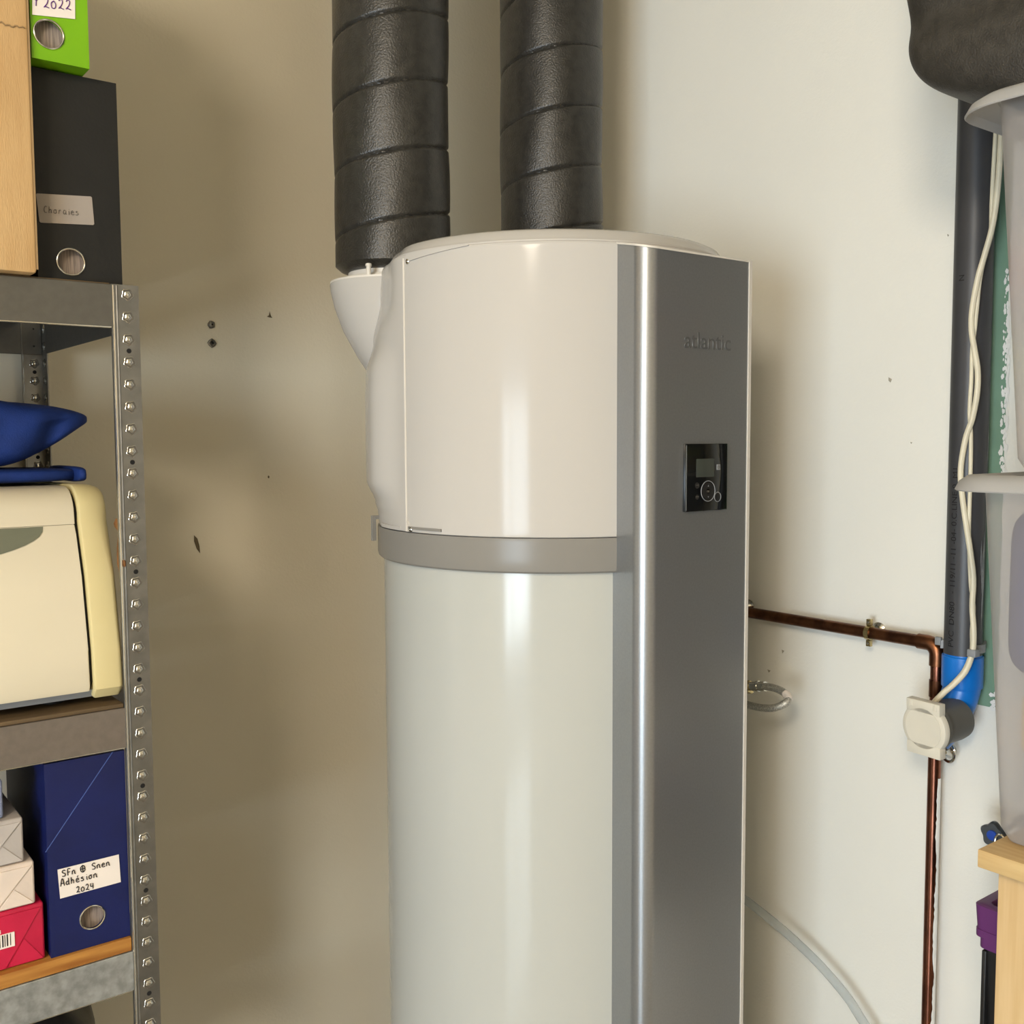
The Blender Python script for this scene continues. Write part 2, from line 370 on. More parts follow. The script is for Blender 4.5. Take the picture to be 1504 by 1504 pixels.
# ================================================================ water heater
AX, AY = 1.14, 1.38
heater = thing('water_heater', (AX, AY, 0), 'tall cream and silver cylindrical water heater standing in the corner', 'water heater')
lathe('barrel', (AX, AY, .04), (0, 0, 1), [(0, .0), (0, .28), (.012, .2925), (1.325, .2925), (1.33, .288), (1.33, 0)], M['barrel'], heater, 128)
lathe('foot_ring', (AX, AY, 0), (0, 0, 1), [(0, 0), (0, .25), (.045, .25), (.045, 0)], M['black'], heater, 64)
ZT, ZB = 1.831, 1.402
R0 = .302
def flank(z):
    return interp(z, [(1.402, -.002), (1.425, .000), (1.440, .004), (1.480, .0185), (1.50, .019), (1.62, .019), (1.655, .017), (1.71, .004), (1.778, -.009), (1.84, -.012)])
def rf(t, z):
    a = abs((math.degrees(t)+180) % 360-180)
    w = interp(a, [(91, 0), (106, 1), (160, 1), (172, 0)])
    return R0+flank(z)*w
n = 240
ths = [2*math.pi*k/n-math.pi for k in range(n)]
zs = [ZB, ZB+.002]+[ZB+.002+(ZT-ZB-.008)*k/70 for k in range(1, 71)]+[ZT-.003, ZT-.001, ZT]
def rf2(t, z):
    r = rf(t, z); e = min(z-ZB, ZT-z)
    return r-.004*(1-math.sqrt(max(0, 1-((.004-e)/.004)**2))) if e < .004 else r
bm = bmesh.new(); rows = shell_grid(bm, ths, zs, rf2, AX, AY)
bm.faces.new(rows[-1]); bm.faces.new(rows[0][::-1])
obj('upper_cover', bm, M['shell'], heater, 'auto')
# rear cover edge: raised seam strip at the side of the cover
for s in (-1, 1):
    bm = bmesh.new()
    t0 = math.radians(88.2)*s
    p = [Vector((AX+(R0+.0006)*math.sin(t0), AY-(R0+.0006)*math.cos(t0), z)) for z in (ZB+.002, ZB+.1, ZT-.12, ZT-.006)]
    tube_bm(bm, p, .0016, 8)
    obj('cover_seam', bm, M['trim'], heater, 'auto')
def cpt(deg, r, z): t = math.radians(deg); return Vector((AX+r*math.sin(t), AY-r*math.cos(t), z))
def curved_slab(name, d0, d1, r0_, r1_, z0, z1, m, parent, steps=10, zslope=0):
    bm = bmesh.new(); cols = []
    for k in range(steps+1):
        d = d0+(d1-d0)*k/steps; zz = zslope*k/steps
        cols.append([bm.verts.new(cpt(d, r, z)) for r, z in ((r0_, z0+zz), (r1_, z0+zz), (r1_, z1), (r0_, z1))])
    for A, B in zip(cols, cols[1:]):
        for k in range(4): bm.faces.new((A[k], A[(k+1) % 4], B[(k+1) % 4], B[k]))
    bm.faces.new(cols[0][::-1]); bm.faces.new(cols[-1])
    return obj(name, bm, m, parent, 'auto')
def screw(name, p, nrm, r, parent, m=None):
    s = lathe(name, p, nrm, [(-.002, 0), (-.002, r), (.0008, r), (.0018, r*.7), (.0018, r*.3), (.0006, 0)], m or M['chrome'], parent, 14)
    return s
# tabs with a screw at the top and at the bottom of the seam
curved_slab('cover_tab', -86.5, -63, R0-.002, R0+.0022, ZT-.013, ZT-.001, M['shell'], heater, 12, .011)
curved_slab('cover_tab', -87.5, -73, R0-.002, R0+.0024, ZB+.006, ZB+.010, M['band'], heater, 8)
curved_slab('cover_tab', -87.9, -87.1, R0-.002, R0+.003, ZB+.002, ZB+.018, M['trim'], heater, 2)
curved_slab('cover_tab', -108, -92, R0-.004, R0+.001, ZB+.002, ZB+.008, M['shell'], heater, 8, -.0)
for z in (ZT-.012, ZB+.006):
    screw('cover_screw', cpt(-86.0, R0+.001, z), cpt(-86, 1, 0)-cpt(-86, 0, 0), .0042, heater)
# top lid
lathe('top_lid', (AX, AY, ZT-.002), (0, 0, 1), [(0, .05), (0, .296), (.005, .2955), (.010, .290), (.019, .284), (.023, .276), (.024, .25), (.026, .1), (.026, 0)], M['shell'], heater, 128, rfun=lambda a: 1-.040*max(0, min(1, (math.sin(a)-.02)/.2)))
# grey band
bm = bmesh.new()
bz = [1.350, 1.353, 1.358, 1.375, 1.395, 1.399, 1.402]
def rb(t, z): return {1.350: .298, 1.353: .3015, 1.358: .3025, 1.375: .3025, 1.395: .3025, 1.399: .3025, 1.402: .302}[z]
rows = shell_grid(bm, ths, bz, rb, AX, AY); bm.faces.new(rows[-1]); bm.faces.new(rows[0][::-1])
obj('band', bm, M['band'], heater, 'auto')
boxes('band_bracket', [(.8505, .8570, 1.500, 1.506, 1.378, 1.420), (.857, .875, 1.500, 1.506, 1.414, 1.420)], M['band'], heater)
# side duct collars: left is seen, right is hidden behind the cover
def collar(sx):
    cx0, cy0 = AX+sx*.183, AY+.22
    d = Vector((-sx*.64, -.77)); bm = bmesh.new(); rows = []
    prof = [(1.822, .1115, 0), (1.818, .1125, 0), (1.806, .1125, .0015), (1.778, .111, .007), (1.738, .107, .018), (1.69, .100, .038), (1.651, .091, .056), (1.61, .08, .085), (1.57, .065, .12)]
    for z, r, s in prof:
        rows.append([bm.verts.new((cx0+d.x*s+r*math.cos(2*math.pi*k/64), cy0+d.y*s+r*math.sin(2*math.pi*k/64), z)) for k in range(64)])
    for A, B in zip(rows, rows[1:]):
        for k in range(64): bm.faces.new((A[k], A[(k+1) % 64], B[(k+1) % 64], B[k]))
    bm.faces.new(rows[0]); bm.faces.new(rows[-1][::-1])
    c = obj('duct_collar', bm, M['shell'], heater, 'auto')
    lathe('collar_plate', (cx0, cy0, 1.820), (0, 0, 1), [(0, 0), (0, .1118), (.004, .1118), (.0045, .108), (.0045, .088), (.012, .086), (.012, 0)], M['trim'], c, 64)
    q = Vector((cx0-.0850, cy0-.0610, 1.822))
    lathe('pin', q, (0, 0, 1), [(0, .0042), (.017, .0042), (.017, .0055), (.021, .0052), (.022, .003), (.022, 0)], M['trim'], c, 14)
    return cx0, cy0
DL = collar(-1); DR = collar(1)
# silver column
poly = [(1.038, 1.135), (1.0325, 1.108), (1.0245, 1.062)]
cx_, cy_, cr = 1.0455, 1.0535, .0235
for k in range(0, 13):
    a = math.radians(172+(270-172)*k/12); poly.append((cx_+cr*math.cos(a), cy_+cr*math.sin(a)))
poly += [(1.2375, 1.030), (1.2375, 1.135)]
ZC = 1.763
def ctop(y): return 1.812+(min(max(y, 1.028), 1.135)-1.03)/(1.108-1.03)*.017
def column_prism(name, poly, z0, dz, m, parent):
    bm = bmesh.new()
    A = [bm.verts.new((a, b, z0 if z0 else ctop(b))) for a, b in poly]; B = [bm.verts.new((a, b, ctop(b)+dz)) for a, b in poly]
    k = len(poly)
    for i in range(k): bm.faces.new((A[i], A[(i+1) % k], B[(i+1) % k], B[i]))
    bm.faces.new(A[::-1]); bm.faces.new(B); return obj(name, bm, m, parent, 'auto')
column_prism('column', poly, .06, 0, M['silver'], heater)
cap = [(x-.0012 if x < 1.2 else x, y-.0012) for x, y in poly]
column_prism('column_cap', cap, 0, .0028, M['trim'], heater)
bm = bmesh.new()
column_prism('column_side', [(1.2375, 1.0285), (1.2438, 1.0285), (1.2448, 1.0295), (1.2448, 1.16), (1.2375, 1.16)], .06, .0028, M['trim'], heater)
# control panel on the flat front of the column
FY = 1.030
def fpt(u, v, dy=0): p = PY(u, v, FY); return Vector((p.x, FY-dy, p.z))
cpn = box('control_panel', 1.0975, 1.1885, FY-.005, FY+.002, 1.4405, 1.5395, M['glass'], heater, .0012)
box('panel_edge', 1.0985, 1.1002, FY-.0056, FY-.0045, 1.4425, 1.5375, M['chrome'], cpn)
a, b = fpt(1019, 674), fpt(1045, 700)
box('screen', a.x, b.x, FY-.0054, FY-.0045, b.z, a.z, M['screen'], cpn, .0002)
def ring(name, u, v, r, w, m, parent, dy=.0054):
    p = fpt(u, v, dy); return tube(name, [p+Vector((r*math.cos(2*math.pi*k/40), 0, r*math.sin(2*math.pi*k/40))) for k in range(40)], w, m, parent, 6, True)
ring('button_ring', 1036, 721, .0150, .0006, M['clip'], cpn)
ring('button_ring', 1050, 729.5, .0070, .0005, M['clip'], cpn)
for u, v, r in ((1036, 721, .0125), (1050, 729.5, .0058), (1020, 713, .0045), (1020, 730, .0036), (1036, 721, .005)):
    lathe('button', fpt(u, v, .0045), (0, -1, 0), [(0, 0), (0, r), (.0009, r), (.0012, r*.8), (.0012, 0)], M['black'] , cpn, 28)
for u, v, t in ((1036, 713.5, 1), (1036, 729.5, -1)):
    p = fpt(u, v, .0060); prism('arrow', [(p.x-.0012, p.z-.0009*t), (p.x+.0012, p.z-.0009*t), (p.x, p.z+.0013*t)], p.y, p.y+.0006, M['clip'], cpn, axis='y', smooth=False)
for u, v in ((1020, 712.5), (1020, 729.5)):
    p = fpt(u, v, .0060); box('mark', p.x-.003, p.x+.003, p.y, p.y+.0006, p.z-.0004, p.z+.0004, M['greyink'], cpn)
me = text_mesh('OK', .0042, .0002); me.transform(Matrix.Translation(fpt(1033.3, 723, .0062)) @ Matrix.Rotation(math.pi/2, 4, 'X')); link('lettering', me, M['greyink'], cpn)
p = fpt(1051.3, 686, .0054); box('indicator', p.x-.0042, p.x+.0042, p.y, p.y+.001, p.z-.0042, p.z+.0042, M['clip'], cpn, .0004)
ring('indicator_mark', 1051.3, 686, .0020, .0004, M['socket_grey'], cpn, .0058)
me = text_mesh('atlantic', .0345, .0005); me.transform(Matrix.Translation((1.0985, FY-.0004, 1.6775)) @ Matrix.Rotation(math.pi/2, 4, 'X'))
xs = [v.co.x for v in me.vertices]; k = .099/(max(xs)-min(xs)); x_ = min(xs)
for v in me.vertices: v.co.x = 1.0985+(v.co.x-x_)*k
link('lettering', me, M['lettergrey'], heater)

# ================================================================ insulated ducts
def duct(cx, cy, z0, R, phase, label):
    d = thing('insulated_duct', (cx, cy, z0), label, 'duct', None)
    bm = bmesh.new(); seg = 96; rows = []; pitch = .112
    zz = [z0, z0+.004, z0+.010]+[z0+.010+(H-z0-.010)*k/520 for k in range(1, 521)]
    rnd = random.Random(int(cx*100))
    def rr(t, z):
        # helical wrap: height above the seam, 0..1 (the wrap overlaps the turn below it)
        s = ((z-phase)/pitch - t/(2*math.pi)) % 1.0
        g = -.0034*math.exp(-(min(s, 1-s)/.022)**2) + .0012*math.sin(math.pi*s)**.5
        return R+g+.0011*math.sin(3*t+z*9)+.0008*math.sin(5*t-z*23)
    for i, z in enumerate(zz):
        e = {0: .022, 1: .009, 2: .002}.get(i, 0)
        rows.append([bm.verts.new((cx+(rr(2*math.pi*k/seg, z)-e)*math.cos(2*math.pi*k/seg), cy+(rr(2*math.pi*k/seg, z)-e)*math.sin(2*math.pi*k/seg), z)) for k in range(seg)])
    for A, B in zip(rows, rows[1:]):
        for k in range(seg): bm.faces.new((A[k], A[(k+1) % seg], B[(k+1) % seg], B[k]))
    bm.faces.new(rows[0][::-1]); bm.faces.new(rows[-1])
    obj('foam_wrap', bm, M['foam'], d, 'auto')
    return d
dl = duct(DL[0], DL[1], 1.840, .1005, 1.845, 'black foam insulated duct rising from the left collar of the water heater')
lathe('spigot', (DL[0], DL[1], 1.8325), (0, 0, 1), [(0, 0), (0, .08), (.014, .08), (.014, 0)], M['trim'], dl, 48)
dr_ = duct(DR[0], DR[1], 1.833, .1000, 1.872, 'black foam insulated duct with a pale fleck, rising behind the heater lid')
lathe('spigot', (DR[0], DR[1], 1.8325), (0, 0, 1), [(0, 0), (0, .08), (.014, .08), (.014, 0)], M['trim'], dr_, 48)
p = PY(820, 226, DR[1]-.0780); lathe('fleck', p, (-.6, -.8, 0), [(-.02, 0), (-.02, .0022), (.002, .0016), (.002, 0)], M['whitepaint'], dr_, 6)

# ================================================================ wall fixings on the left wall
for uv, lab, rr_ in (((310, 477), 'round grey screw head in the left wall, upper of two fixings', .0075), ((311, 504), 'rough square metal wall plug in the left wall, lower of two fixings', .0078)):
    q = PY(*uv, WY); t = thing('wall_fixing', q, lab, 'screw')
    if uv[1] < 480:
        lathe('screw_head', q, (0, -1, 0), [(0, 0), (0, rr_), (.002, rr_*1.05), (.005, rr_*.8), (.0065, rr_*.35), (.0065, 0)], M['galv'], t, 14, rfun=lambda a: 1+.08*math.sin(5*a))
        lathe('screw_slot', q+Vector((0, -.0062, 0)), (0, -1, 0), [(0, 0), (0, .002), (.0008, .002), (.0008, 0)], M['darkhole'], t, 8)
    else:
        lathe('plug_body', q, (0, -1, 0), [(0, 0), (0, rr_*1.05), (.003, rr_), (.004, rr_*.7), (.0015, rr_*.4), (.0015, 0)], M['galv'], t, 8, rfun=lambda a: 1+.18*abs(math.cos(2*a)))
        lathe('plug_hole', q+Vector((.001, -.0014, .001)), (0, -1, 0), [(0, 0), (0, .0032), (.0006, .0032), (.0006, 0)], M['darkhole'], t, 8)

# ================================================================ shelving unit
SX0, SX1, SY0, SY1 = -.50, .4595, 1.45, 2.0
rack = thing('shelving_unit', ((SX0+SX1)/2, (SY0+SY1)/2, 0), 'galvanised boltless metal shelving unit with perforated posts against the left wall', 'shelf')
# one slot shape shared by all holes of the posts: a four-lobed embossed cut-out
def slot_mesh():
    bm = bmesh.new(); seg = 24
    def rad(a): return 1+.11*math.cos(5*a+.9)
    prof = [(.0, .0080), (.0012, .0070), (.0005, .0058), (.0004, .0046), (.0012, .0038), (.0019, .0016), (.0019, 0)]
    rings = []
    for h, r in prof:
        if r == 0: rings.append([bm.verts.new((0, -h, 0))]); continue
        rings.append([bm.verts.new((r*rad(2*math.pi*k/seg)*math.cos(2*math.pi*k/seg), -h, r*rad(2*math.pi*k/seg)*math.sin(2*math.pi*k/seg))) for k in range(seg)])
    for A, B in zip(rings, rings[1:]):
        for k in range(seg):
            if len(B) == 1: bm.faces.new((A[k], A[(k+1) % seg], B[0]))
            else: bm.faces.new((A[k], A[(k+1) % seg], B[(k+1) % seg], B[k]))
    bmesh.ops.recalc_face_normals(bm, faces=bm.faces[:])
    me = bpy.data.meshes.new('slot'); bm.to_mesh(me); bm.free()
    me.materials.append(M['galv']); me.materials.append(M['slotgrey']); me.materials.append(M['chrome'])
    for i, p in enumerate(me.polygons): p.material_index = 2 if i < seg else (1 if i < 3*seg else 2)
    for p in me.polygons: p.use_smooth = True
    return me
slotm = slot_mesh()
def dot_mesh():
    bm = bmesh.new(); lathe_bm(bm, (0, 0, 0), (0, -1, 0), [(0, .0034), (.0007, .0028), (.0004, .0022), (.0004, 0)], 12)
    bmesh.ops.recalc_face_normals(bm, faces=bm.faces[:])
    me = bpy.data.meshes.new('bolt_hole'); bm.to_mesh(me); bm.free(); me.materials.append(M['darkhole']); return me
dotm = dot_mesh()
def post(x, y, sx, sy, slots=True):
    """L section; sx, sy point from the corner along the flanges"""
    bm = bmesh.new(); w, t = .0355, .0018
    poly = [(0, 0), (w, 0), (w+.0012, -.0005 if False else 0.0), (w+.0012, .006), (w-.0005, .006), (w-.0005, t), (t, t), (t, w), (0, w)]
    poly = [(x+sx*a, y+sy*b) for a, b in poly]
    A = [bm.verts.new((a, b, 0)) for a, b in poly]; B = [bm.verts.new((a, b, 1.7605)) for a, b in poly]; k = len(poly)
    for i in range(k): bm.faces.new((A[i], A[(i+1) % k], B[(i+1) % k], B[i]))
    bm.faces.new(A[::-1]); bm.faces.new(B)
    # bright bead along the inner edge of the front flange
    p = obj('post', bm, M['galv'], rack)
    tube('post_bead', [(x+sx*(w-.001), y+sy*.0002-.0004, .0), (x+sx*(w-.001), y+sy*.0002-.0004, 1.759)], .0016, M['chrome'], p, 8)
    tube('post_bead', [(x+sx*(w-.006), y+sy*.0002+.0006, .0), (x+sx*(w-.006), y+sy*.0002+.0006, 1.759)], .0018, M['galv'], p, 8)
    if slots:
        off = wloc(p)
        for k in range(36 if y < 1.6 else 20):
            z = 1.7475-.0306*k
            o = bpy.data.objects.new('slot', slotm); C.objects.link(o); o.parent = p
            o.location = Vector((x+sx*.0155, y-.0003 if sy > 0 else y-.0021, z))-off
            if k % 5 == 3:
                o = bpy.data.objects.new('bolt_hole', dotm); C.objects.link(o); o.parent = p
                o.location = Vector((x+sx*.0155, y-.0003 if sy > 0 else y-.0021, z+.0153))-off
            if sy < 0:   # holes of the side flange, seen from inside
                o = bpy.data.objects.new('slot', slotm); C.objects.link(o); o.parent = p
                o.rotation_euler = (0, 0, -math.pi/2); o.location = Vector((x-.0021, y+sy*.0175, z))-off
    return p
post(SX1, SY0, -1, 1); post(SX1, SY1, -1, -1); post(SX0, SY0, 1, 1, False); post(SX0, SY1, 1, -1, False)
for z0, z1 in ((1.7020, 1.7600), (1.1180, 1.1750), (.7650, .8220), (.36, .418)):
    mm = M['galvlit'] if z1 < 1 else (M['galvshade'] if z1 > 1.5 else M['galvhalflit'])  # beam colour by level stands in for the reflections each one catches
    def cbeam(a, b):
        bm = bmesh.new(); bbox_bm(bm, *a, .0008, 1); bbox_bm(bm, *b, 0); return obj('beam', bm, mm, rack)
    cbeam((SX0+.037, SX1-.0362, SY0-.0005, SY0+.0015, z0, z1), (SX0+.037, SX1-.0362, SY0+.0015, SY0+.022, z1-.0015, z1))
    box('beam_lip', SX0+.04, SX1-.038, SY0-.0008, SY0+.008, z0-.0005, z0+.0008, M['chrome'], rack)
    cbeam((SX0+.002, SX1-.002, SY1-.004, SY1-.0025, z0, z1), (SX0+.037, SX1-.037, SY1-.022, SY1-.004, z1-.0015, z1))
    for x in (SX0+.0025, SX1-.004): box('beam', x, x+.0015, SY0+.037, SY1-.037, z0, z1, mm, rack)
    box('beam_bolt', SX1-.0355, SX1-.034, SY0, SY0+.006, z0, z1, M['chrome'], rack)
for z0, z1, yy, m_ in ((1.7560, 1.7620, 1.4530, 'darkwood'), (1.1750, 1.1810, 1.4530, 'darkwood'), (.8225, .8425, 1.4520, 'woodshelf'), (.418, .424, 1.455, 'darkwood')):
    box('shelf_board', SX0+.04, SX1-.0370, yy, SY1-.024, z0, z1, M[m_], rack, .0015)

# ---- top shelf
TZ = 1.7625
def archive_box(x0, x1, y0, z0, z1, depth, m, edge, label, name, cat, diag=None, hole=None, ringm='chrome'):
    """slip case standing upright: open finger hole with a metal ring low on the spine"""
    t = thing(name, ((x0+x1)/2, y0+depth/2, z0), label, cat)
    body = bmesh.new(); h = hole
    # front face with a round hole
    seg = 32; hp = [Vector((h[0]+h[2]*math.cos(2*math.pi*k/seg), y0, h[1]+h[2]*math.sin(2*math.pi*k/seg))) for k in range(seg)]
    def sq(p):
        d = p-Vector((h[0], y0, h[1])); cand = []
        if d.x > 1e-9: cand.append((x1-h[0])/d.x)
        if d.x < -1e-9: cand.append((x0-h[0])/d.x)
        if d.z > 1e-9: cand.append((z1-h[1])/d.z)
        if d.z < -1e-9: cand.append((z0-h[1])/d.z)
        return Vector((h[0], y0, h[1]))+d*min(cand)
    inner = [body.verts.new(p) for p in hp]; deep = [body.verts.new(p+Vector((0, .004, 0))) for p in hp]
    # sort outer ring with the corners inserted
    ang = sorted([(math.atan2(q.z-h[1], q.x-h[0]) % (2*math.pi), q) for q in ([sq(p) for p in hp])]+[(math.atan2(cz-h[1], cxx-h[0]) % (2*math.pi), Vector((cxx, y0, cz))) for cxx in (x0, x1) for cz in (z0, z1)], key=lambda a: a[0])
    ov = [(a, body.verts.new(q)) for a, q in ang]
    ia = [(2*math.pi*k/seg) for k in range(seg)]
    def near(a): return inner[int(round(a/(2*math.pi)*seg)) % seg]
    m_ = len(ov)
    for i in range(m_):
        a, v = ov[i]; b_, w = ov[(i+1) % m_]; p, q = near(a+1e-6), near(b_-1e-6 if b_ > 1e-6 else 0)
        try: body.faces.new((v, w, q) if p is q else (v, w, q, p))
        except ValueError: pass
    for k in range(seg): body.faces.new((inner[k], inner[(k+1) % seg], deep[(k+1) % seg], deep[k]))
    y1 = y0+depth
    c = [(x0, z0), (x1, z0), (x1, z1), (x0, z1)]
    F = [body.verts.new((a, y0, b)) for a, b in c]; Bk = [body.verts.new((a, y1, b)) for a, b in c]
    for k in range(4): body.faces.new((F[k], F[(k+1) % 4], Bk[(k+1) % 4], Bk[k]))
    body.faces.new(Bk)
    obj('case', body, m, t)
    tube('finger_ring', [Vector((h[0]+h[2]*math.cos(2*math.pi*k/40), y0-.0006, h[1]+h[2]*math.sin(2*math.pi*k/40))) for k in range(40)], .0013, M[ringm], t, 8, True)
    box('filed_papers', x0+.006, x1-.006, y0+.012, y1-.01, z0+.004, z1-.02, M['papers'], t)
    if diag:
        (xa, za), (xb, zb) = diag
        tube('case_edge', [(xa, y0-.0002, za), (xb, y0-.0002, zb)], .0007, edge, t, 5)
    return t
# brown carton at the left
cb = thing('cardboard_box', (.10, 1.60, TZ), 'tall plain brown cardboard box on the top shelf, cut off by the left edge', 'box')
xr = PY(47, 200, 1.432).x
box('carton', -.17, xr, 1.432, 1.78, TZ+.0005, 2.42, M['carton'], cb, .004)
box('carton_flap', -.16, xr+.0022, 1.434, 1.438, TZ+.006, 2.415, M['cartonedge'], cb)
bm = bmesh.new()
for zc, amp in ((PY(20, 38, 1.431).z, 1),):
    pts = [Vector((xr-.004-.0022*k, 1.4312, zc+.0012*math.sin(k*1.7)+.0009*math.sin(k*.6))) for k in range(0, 18)]
    tube_bm(bm, pts, .0009, 5)
obj('crease', bm, M['cartonedge'], cb, True)
h_ = PY(104, 385, 1.468)
kb = archive_box(.335, .4435, 1.468, TZ+.0005, 2.034, .25, M['blackcard'], M['black'], 'black cardboard file box with a grey label, standing on the top shelf', 'file_box', 'file box', None, (h_.x, h_.z, .0175))
def label_quad(name, pts, y, m, parent, th=.0006):
    bm = bmesh.new(); A = [bm.verts.new((PY(u, v, y).x, y, PY(u, v, y).z)) for u, v in pts]; B = [bm.verts.new(v.co+Vector((0, th, 0))) for v in A]; k = len(A)
    for i in range(k): bm.faces.new((A[i], A[(i+1) % k], B[(i+1) % k], B[i]))
    bm.faces.new(A); bm.faces.new(B[::-1]); return obj(name, bm, m, parent)
lb = label_quad('label', [(54, 284), (133, 288.5), (135, 290), (138.5, 329), (137, 330.5), (60, 327), (58, 325), (53, 286)], 1.4668, M['greylabel'], kb)
o_ = PY(64, 312, 1.4660); e_ = PY(114, 316, 1.4660)
handwriting('handwriting', 'Choraies', o_, e_-o_, (0, 0, 1), .0083, M['greyink'], lb, .00035)
gy = 1.440; h_ = PY(71.5, 50.5, gy)
gx1 = PY(131.5, 100, gy).x
gb = archive_box(xr+.005, gx1, gy, 2.0365, 2.33, .25, M['greencard'], M['greencard'], 'lime green file box with a purple-inked white label, on top of the black one', 'file_box', 'file box', None, (h_.x, h_.z, .0178))
lb = label_quad('label', [(47.5, -30), (110, -30), (110.5, 28), (47.5, 21.5)], gy-.0012, M['paper'], gb)
o_ = PY(44, 8, gy-.0018); e_ = PY(90, 12, gy-.0018)
handwriting('handwriting', 'Y', PY(49, 8, gy-.0018), e_-o_, (0, 0, 1), .0125, M['purpleink'], lb, .0006)
handwriting('handwriting', '2022', PY(63.5, 11, gy-.0018), e_-o_, (0, 0, 1), .0125, M['purpleink'], lb, .0006)

# ---- second shelf: appliance, folded cloth and pouch
AZ = 1.1815; yF = 1.452
ap = thing('benchtop_appliance', (.15, 1.62, AZ), 'old cream plastic appliance with a yellowed rounded side panel on the middle shelf', 'appliance')
def aprof(inset=0, top=1.486):
    """side outline (y, z), leaning front with a rounded top corner"""
    p = [(yF+.012+inset, 1.192+inset), (yF+inset, 1.206+inset)]
    p += [(yF+.0035+inset, 1.26), (yF+.024+inset, 1.36), (yF+.052+inset, 1.435)]
    for k in range(0, 7):
        a = math.radians(165-75*k/6); p.append((yF+.098+.044*math.cos(a)+inset*.5, top-.040-inset+.040*math.sin(a)))
    p += [(1.80, top-.004-inset), (1.83-inset, top-.04), (1.83-inset, 1.192+inset)]
    return p
xa0, xa1 = -.24, .4245
xs_ = .3840
def xprism(name, prof, x0, x1, m, parent, bev=0):
    bm = bmesh.new(); A = [bm.verts.new((x0, a, b)) for a, b in prof]; B = [bm.verts.new((x1, a, b)) for a, b in prof]; k = len(prof)
    for i in range(k): bm.faces.new((A[i], A[(i+1) % k], B[(i+1) % k], B[i]))
    fa = bm.faces.new(A[::-1]); fb = bm.faces.new(B)
    if bev: bmesh.ops.bevel(bm, geom=list(fb.edges)+list(fa.edges), offset=bev, segments=4, affect='EDGES', profile=.5)
    return obj(name, bm, m, parent, 'auto')
prof = aprof(0)
bm = bmesh.new(); cen = Vector((sum(p[0] for p in prof)/len(prof), sum(p[1] for p in prof)/len(prof)))
def inset(d):
    out = []; k = len(prof)
    for i in range(k):
        a, b, c = Vector(prof[i-1]), Vector(prof[i]), Vector(prof[(i+1) % k]); t1 = (b-a).normalized(); t2 = (c-b).normalized(); nn = (t1+t2).normalized()
        nn = Vector((-nn.y, nn.x))
        if (cen-b).dot(nn) < 0: nn = -nn
        out.append(b+nn*d)
    return out
rows = []
for t_, side_ in [(0, 0), (.3, 0), (.7, 0), (1, 0), (1, 1), (.85, 1), (.6, 1), (.35, 1), (.15, 1), (0, 1)]:
    a_ = t_*math.pi/2; ins = inset(.0065*(1-math.sin(a_)) if not side_ else .010*(1-math.sin(a_)))
    row = []
    for q in ins:
        big = .008+.020*max(0, min(1, (q[1]-1.38)/.09))**1.5
        x = xs_+.004*(1-math.cos(a_)) if not side_ else xa1-big*(1-math.cos(a_))
        row.append(bm.verts.new((x, q[0], q[1])))
    rows.append(row)
for A, B in zip(rows, rows[1:]):
    for i in range(len(A)): bm.faces.new((A[i], A[(i+1) % len(A)], B[(i+1) % len(A)], B[i]))
bm.faces.new(rows[0]); bm.faces.new(rows[-1][::-1])
obj('side_panel', bm, M['applyellow'], ap, 'auto')
xprism('core', aprof(.010), xa0, xs_+.002, M['darkhole'], ap)
xprism('front_door', [(yF+.006, 1.204), (yF+.0035, 1.212), (yF+.008, 1.26), (yF+.0285, 1.36), (yF+.0500, 1.418), (yF+.055, 1.4312), (yF+.10, 1.4312), (yF+.10, 1.204)], xa0, xs_-.0045, M['appl'], ap, .002)
xprism('top_cover', [(yF+.0540, 1.4318)]+aprof(.003)[5:-3]+[(1.79, 1.483), (1.79, 1.4318)], xa0, xs_-.0045, M['appl'], ap, .001)
xprism('base', [(yF+.02, 1.193), (yF+.014, 1.204), (1.80, 1.204), (1.80, 1.193)], xa0, xs_+.01, M['clip'], ap, .001)
# dark oval hand recess, set on the leaning door
bm = bmesh.new(); pp = []
def lean(z): return interp(z, [(1.36, yF+.0285), (1.418, yF+.0500), (1.431, yF+.056)]) if False else (yF+.0285+(z-1.36)*(.0215/.058) if z < 1.418 else yF+.05+(z-1.418)*(.006/.013))
cxh = -.0; 
for k in range(0, 33):
    t = k/32; x = cxh+.338*math.sin(math.pi*(t-.5)) ; z = 1.4305-.056*math.cos(math.pi*(t-.5))**.9 if 0 < t < 1 else 1.4305
    pp.append((x, z))
top = [(x, 1.4305) for x, z in pp][::-1]
grid = []
for x, z in pp:
    row = []
    for j in range(4):
        zz = z+(1.4305-z)*j/3; row.append(bm.verts.new((x, lean(zz)-.0012, zz)))
    grid.append(row)
for A, B in zip(grid, grid[1:]):
    for j in range(3):
        try: bm.faces.new((A[j], B[j], B[j+1], A[j+1]))
        except ValueError: pass
bmesh.ops.remove_doubles(bm, verts=bm.verts[:], dist=1e-5)
obj('hand_recess', bm, M['applgrey'], ap)
for x in (.345, -.18):
    lathe('foot', (x, 1.52, AZ), (0, 0, 1), [(0, 0), (0, .015), (.012, .017), (.0125, 0)], M['black'], ap, 20)
